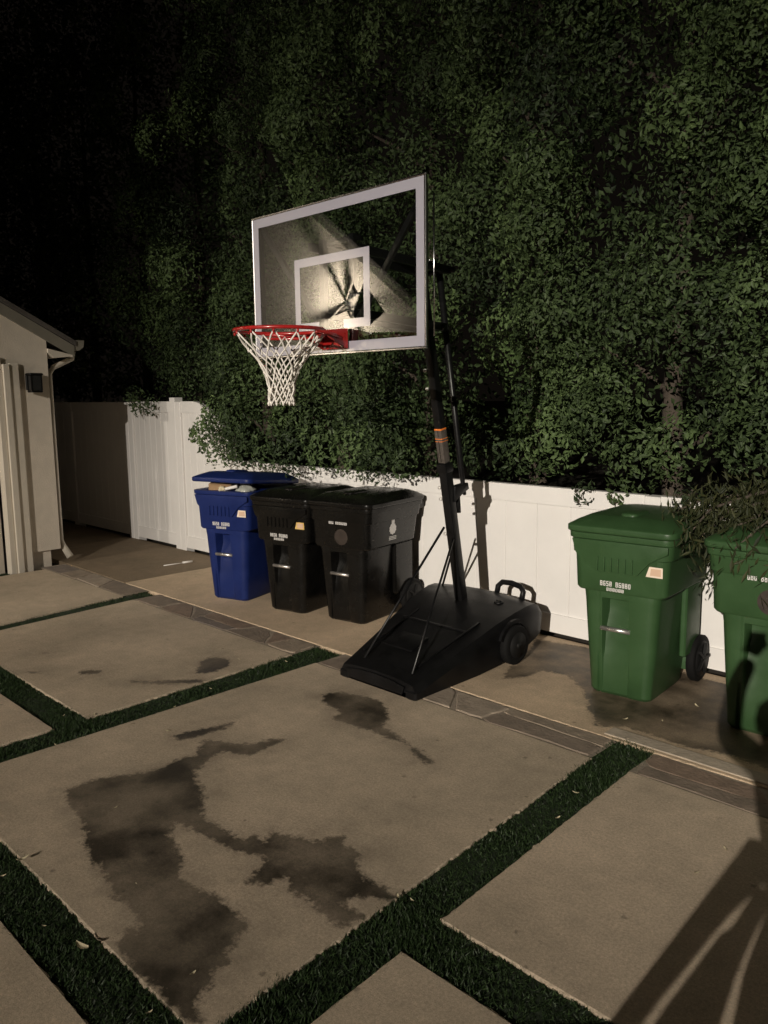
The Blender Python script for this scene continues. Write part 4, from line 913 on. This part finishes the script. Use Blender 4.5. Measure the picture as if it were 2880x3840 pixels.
# ------------------------------------------------------------------ small things on the ground
a = ground_at(614, 2123); b_ = ground_at(722, 2109)
q = MB(); q.tube([(0, 0, .006), ((b_ - a)[0] * .65, (b_ - a)[1] * .65, .008)], .006, 8); q.tube([((b_ - a)[0] * .65, (b_ - a)[1] * .65, .012), ((b_ - a)[0], (b_ - a)[1], .012)], .012, 8)
o = q.build('white_stick', M['paper']); o.location = (a[0], a[1], 0); tag(o, 'thin white stick with a thicker end lying left of the blue bin', 'stick')
first = None
spots = [(86, 3238, 2.2, 1), (312, 3573, 3.0, 1), (167, 3487, .8, 1), (723, 3654, 1.2, 0), (511, 3315, .6, 0), (434, 3030, .9, 0), (627, 2744, 1.6, 0), (353, 2682, 1.4, 0), (791, 2592, 1.3, 1), (1074, 2490, 1.6, 1), (897, 2474, 1.2, 0), (239, 2693, 1.0, 1), (208, 2795, 1, 0), (27, 2338, 1, 1), (250, 2249, 1, 0), (1712, 3490, .8, 0), (2091, 3080, 1.3, 1), (2158, 2986, 1.5, 1), (2345, 2700, 1.6, 0), (2484, 2705, 1, 0), (2613, 3276, 1.1, 0), (2720, 3187, 1.3, 0), (2613, 2652, 2.2, 0), (1492, 3377, 1.2, 1), (1545, 3390, 1, 1), (1650, 2770, .6, 0), (10, 3300, 1.3, 1), (560, 3800, 1, 0), (1010, 2560, 1, 0), (655, 2660, 1, 1), (2075, 2640, .7, 0)]
for x, y, sc_, gr in spots:
    if first is None:
        q = MB(); vs = []
        for t, wdt in ((0, .001), (.3, .005), (.6, .006), (.85, .004), (1, .0005)):
            for sd in (-1, 0, 1): vs.append(((t - .5) * .034, sd * wdt, .003 + .006 * (t - .5) ** 2 * 4 + (.003 if sd else 0)))
        q.add(vs, [[r * 3 + i, r * 3 + i + 1, r * 3 + 4 + i, r * 3 + 3 + i] for r in range(4) for i in range(2)], True); o = first = q.build('fallen_leaf', M['pale_leaf'], fix=False)
    else: o = first.copy(); COL.objects.link(o)
    sc_ *= .62; p = ground_at(x, y); o.location = (p[0], p[1], .012 if gr else 0.0); o.rotation_euler = (rng.uniform(-.06, .06), rng.uniform(-.06, .06), rng.uniform(0, 6.28)); o.scale = (sc_, sc_, sc_)
    tag(o, 'tiny pale dry leaf fallen on the driveway', 'fallen leaf', 'pale leaves scattered over the driveway')

# ------------------------------------------------------------------ the photographer, standing behind the camera; only the shadow is in view
hx, hy = -.3333, .9428                      # the way the lamp's light travels over the ground
PB = np.array([0.0, 0.0]) - .10 * np.array([hx, hy]); rn = np.array([hy, -hx])
def W3(lat, z, back=0.0):
    xy = PB + rn * lat - back * np.array([hx, hy]); return (xy[0], xy[1], z + (.287 * (back + .10) * min(1, max(0, (z - .1) / .5))))
person = thing('person', 'person in dark clothes holding a phone up to take the photo', 'person', (W3(.2, 0, .3)[0], W3(.2, 0, .3)[1], 0))
PO = person.location.copy()
def skin_mesh(name, verts, edges, radii, m, root_i=0, sub=2, parent=person):
    me_ = bpy.data.meshes.new(name); me_.from_pydata([tuple(Vector(v) - PO) for v in verts], edges, []); o = link(name, me_, parent)
    md = o.modifiers.new('skin', 'SKIN'); md.use_smooth_shade = True
    for i, r in enumerate(radii):
        me_.skin_vertices[0].data[i].radius = (r, r) if not isinstance(r, tuple) else r
    me_.skin_vertices[0].data[root_i].use_root = True
    sd = o.modifiers.new('sub', 'SUBSURF'); sd.levels = sd.render_levels = sub
    me_.materials.append(m); return o
jv = [W3(.215, .80, .32), W3(.215, .92, .33), W3(.215, 1.05, .34), W3(.17, 1.20, .34), W3(.15, 1.25, .32), W3(.13, 1.31, .30),      # pelvis..head base
      W3(.10, 1.10, .34), W3(-.098, 1.365, .16), W3(-.078, 1.56, .06), W3(-.022, 1.72, .02),                                          # raised arm
      W3(.38, 1.09, .34), W3(.46, .88, .36), W3(.43, .72, .24), W3(.42, .66, .20),                                                  # hanging arm
      W3(.12, .76, .32), W3(.09, .43, .28), W3(.08, .09, .34), W3(.06, .045, .20), W3(.30, .76, .32), W3(.32, .43, .30), W3(.33, .09, .36), W3(.34, .045, .22), W3(.05, 1.295, .26)]
je = [(0, 1), (1, 2), (2, 3), (3, 4), (4, 5), (2, 6), (6, 22), (22, 7), (7, 8), (8, 9), (2, 10), (10, 11), (11, 12), (12, 13), (0, 14), (14, 15), (15, 16), (16, 17), (0, 18), (18, 19), (19, 20), (20, 21)]
jr = [.16, .16, .185, .09, .066, .06, .066, .062, .046, .036, .066, .048, .038, .028, .085, .06, .042, .035, .085, .06, .042, .035, .05]
skin_mesh('body', jv, je, jr, M['cloth'])
hd_ = MB()
def headsec(t):  # skull profile: half width, half depth
    return np.interp(t, [0, .12, .3, .55, .8, .95, 1], [.035, .055, .068, .078, .070, .040, .006]), np.interp(t, [0, .12, .3, .55, .8, .95, 1], [.05, .075, .09, .098, .088, .05, .008])
ch = np.array(W3(.10, 1.31, .26)); secs = []
for t in np.linspace(0, 1, 14):
    a_, b2 = headsec(t); pts = []
    for i in range(20):
        an = 2 * math.pi * i / 20; ex = math.cos(an) * a_; ey = math.sin(an) * b2
        if .28 < t < .5 and math.cos(an - math.pi / 2) > .93: ey += .02 * (1 - abs(t - .36) / .14)
        w3 = ch[:2] + rn * ex + np.array([hx, hy]) * ey; pts.append((w3[0] - PO.x, w3[1] - PO.y, ch[2] + t * .235))
    secs.append((0, pts))
hd_.loft(secs, True); head = hd_.build('head', M['skin'], person)
hr = MB(); secs = []
for t in np.linspace(.45, 1.0, 9):
    a_, b2 = headsec(t); pts = []
    for i in range(20):
        an = 2 * math.pi * i / 20; k_ = 1.14 if math.sin(an) < .55 or t > .72 else .92
        w3 = ch[:2] + rn * (math.cos(an) * (a_ + .004) * k_) + np.array([hx, hy]) * (math.sin(an) * (b2 + .004) * k_ - .006); pts.append((w3[0] - PO.x, w3[1] - PO.y, ch[2] + .012 + t * .24))
    secs.append((0, pts))
hr.loft(secs, True); hr.build('hair', M['hair'], person)
er = MB()
for s_ in (-1, 1):
    c = ch[:2] + rn * (s_ * .078); er.lathe([(-.006, .012), (.0, .028), (.006, .02)], (c[0] - PO.x, c[1] - PO.y, ch[2] + .115), 'x', 12)
er.build('ear', M['skin'], person)
hv = [W3(-.015, 1.735, .02), W3(-.005, 1.775, .035)]; he = [(0, 1)]; hrad = [.034, .036]
for i, (la_, z, b2) in enumerate(((-.030, 1.80, .03), (-.034, 1.785, .028), (-.034, 1.77, .026), (-.030, 1.755, .026))):
    n_ = len(hv); hv += [W3(-.024, z - .006, .045), W3(la_ - .006, z, .022), W3(la_ + .012, z + .004, .008)]; he += [(1, n_), (n_, n_ + 1), (n_ + 1, n_ + 2)]; hrad += [.010, .009, .0075]
n_ = len(hv); hv += [W3(.022, 1.765, .04), W3(.036, 1.785, .028), W3(.034, 1.80, .012)]; he += [(1, n_), (n_, n_ + 1), (n_ + 1, n_ + 2)]; hrad += [.012, .011, .009]
skin_mesh('hand', hv, he, hrad, M['skin'], 0, 1)
hv = [W3(.42, .66, .20), W3(.42, .60, .19)]; he = [(0, 1)]; hrad = [.028, .034]
for i in range(4):
    n_ = len(hv); x = .395 + i * .017; hv += [W3(x, .565, .18 - .004 * i), W3(x, .525 - .004 * (i in (1, 2)), .175), W3(x, .495 - .006 * (i in (1, 2)), .182)]; he += [(1, n_), (n_, n_ + 1), (n_ + 1, n_ + 2)]; hrad += [.011, .0095, .008]
n_ = len(hv); hv += [W3(.385, .60, .165), W3(.375, .57, .15), W3(.38, .545, .148)]; he += [(1, n_), (n_, n_ + 1), (n_ + 1, n_ + 2)]; hrad += [.013, .011, .009]
skin_mesh('hand', hv, he, hrad, M['skin'], 0, 1)
# made-up coat panels, cut and slit to cast the left part of the shadow
ct = MB()
def sheet(pts, th=.012):
    P_ = [Vector(W3(*p)) - PO for p in pts]; ct.prism(P_, (-hx * th, -hy * th, 0), 'y')
sheet([(.010, 1.100, .12), (.12, 1.10, .12), (.06, 1.02, .12), (-.045, .935, .12), (-.185, .795, .12), (-.40, .56, .12), (-.56, .66, .12), (-.53, .705, .12), (-.30, .742, .12)])
sheet([(.10, 1.02, .12), (.035, 1.00, .12), (-.025, .925, .12), (-.055, .908, .12), (-.172, .782, .12), (-.35, .57, .12), (-.20, .50, .12), (-.045, .765, .12), (-.008, .850, .12), (.02, .90, .12)])
sheet([(.20, 1.05, .12), (.10, 1.03, .12), (.012, .86, .12), (-.012, .775, .12), (-.12, .45, .12), (.20, .45, .12)])
ct.build('coat', M['cloth'], person)
ph = MB(); ph.box(-.036, .036, -.004, .004, -.005, .06, .002)
ph = ph.build('phone', M['lantern_glass']); pc = W3(0, 1.775, -.07); ph.location = W3(.0, 1.775, .004); ph.rotation_euler = (0, 0, math.atan2(rn[1], rn[0])); tag(ph, 'black phone held up in the hand of the person', 'phone')
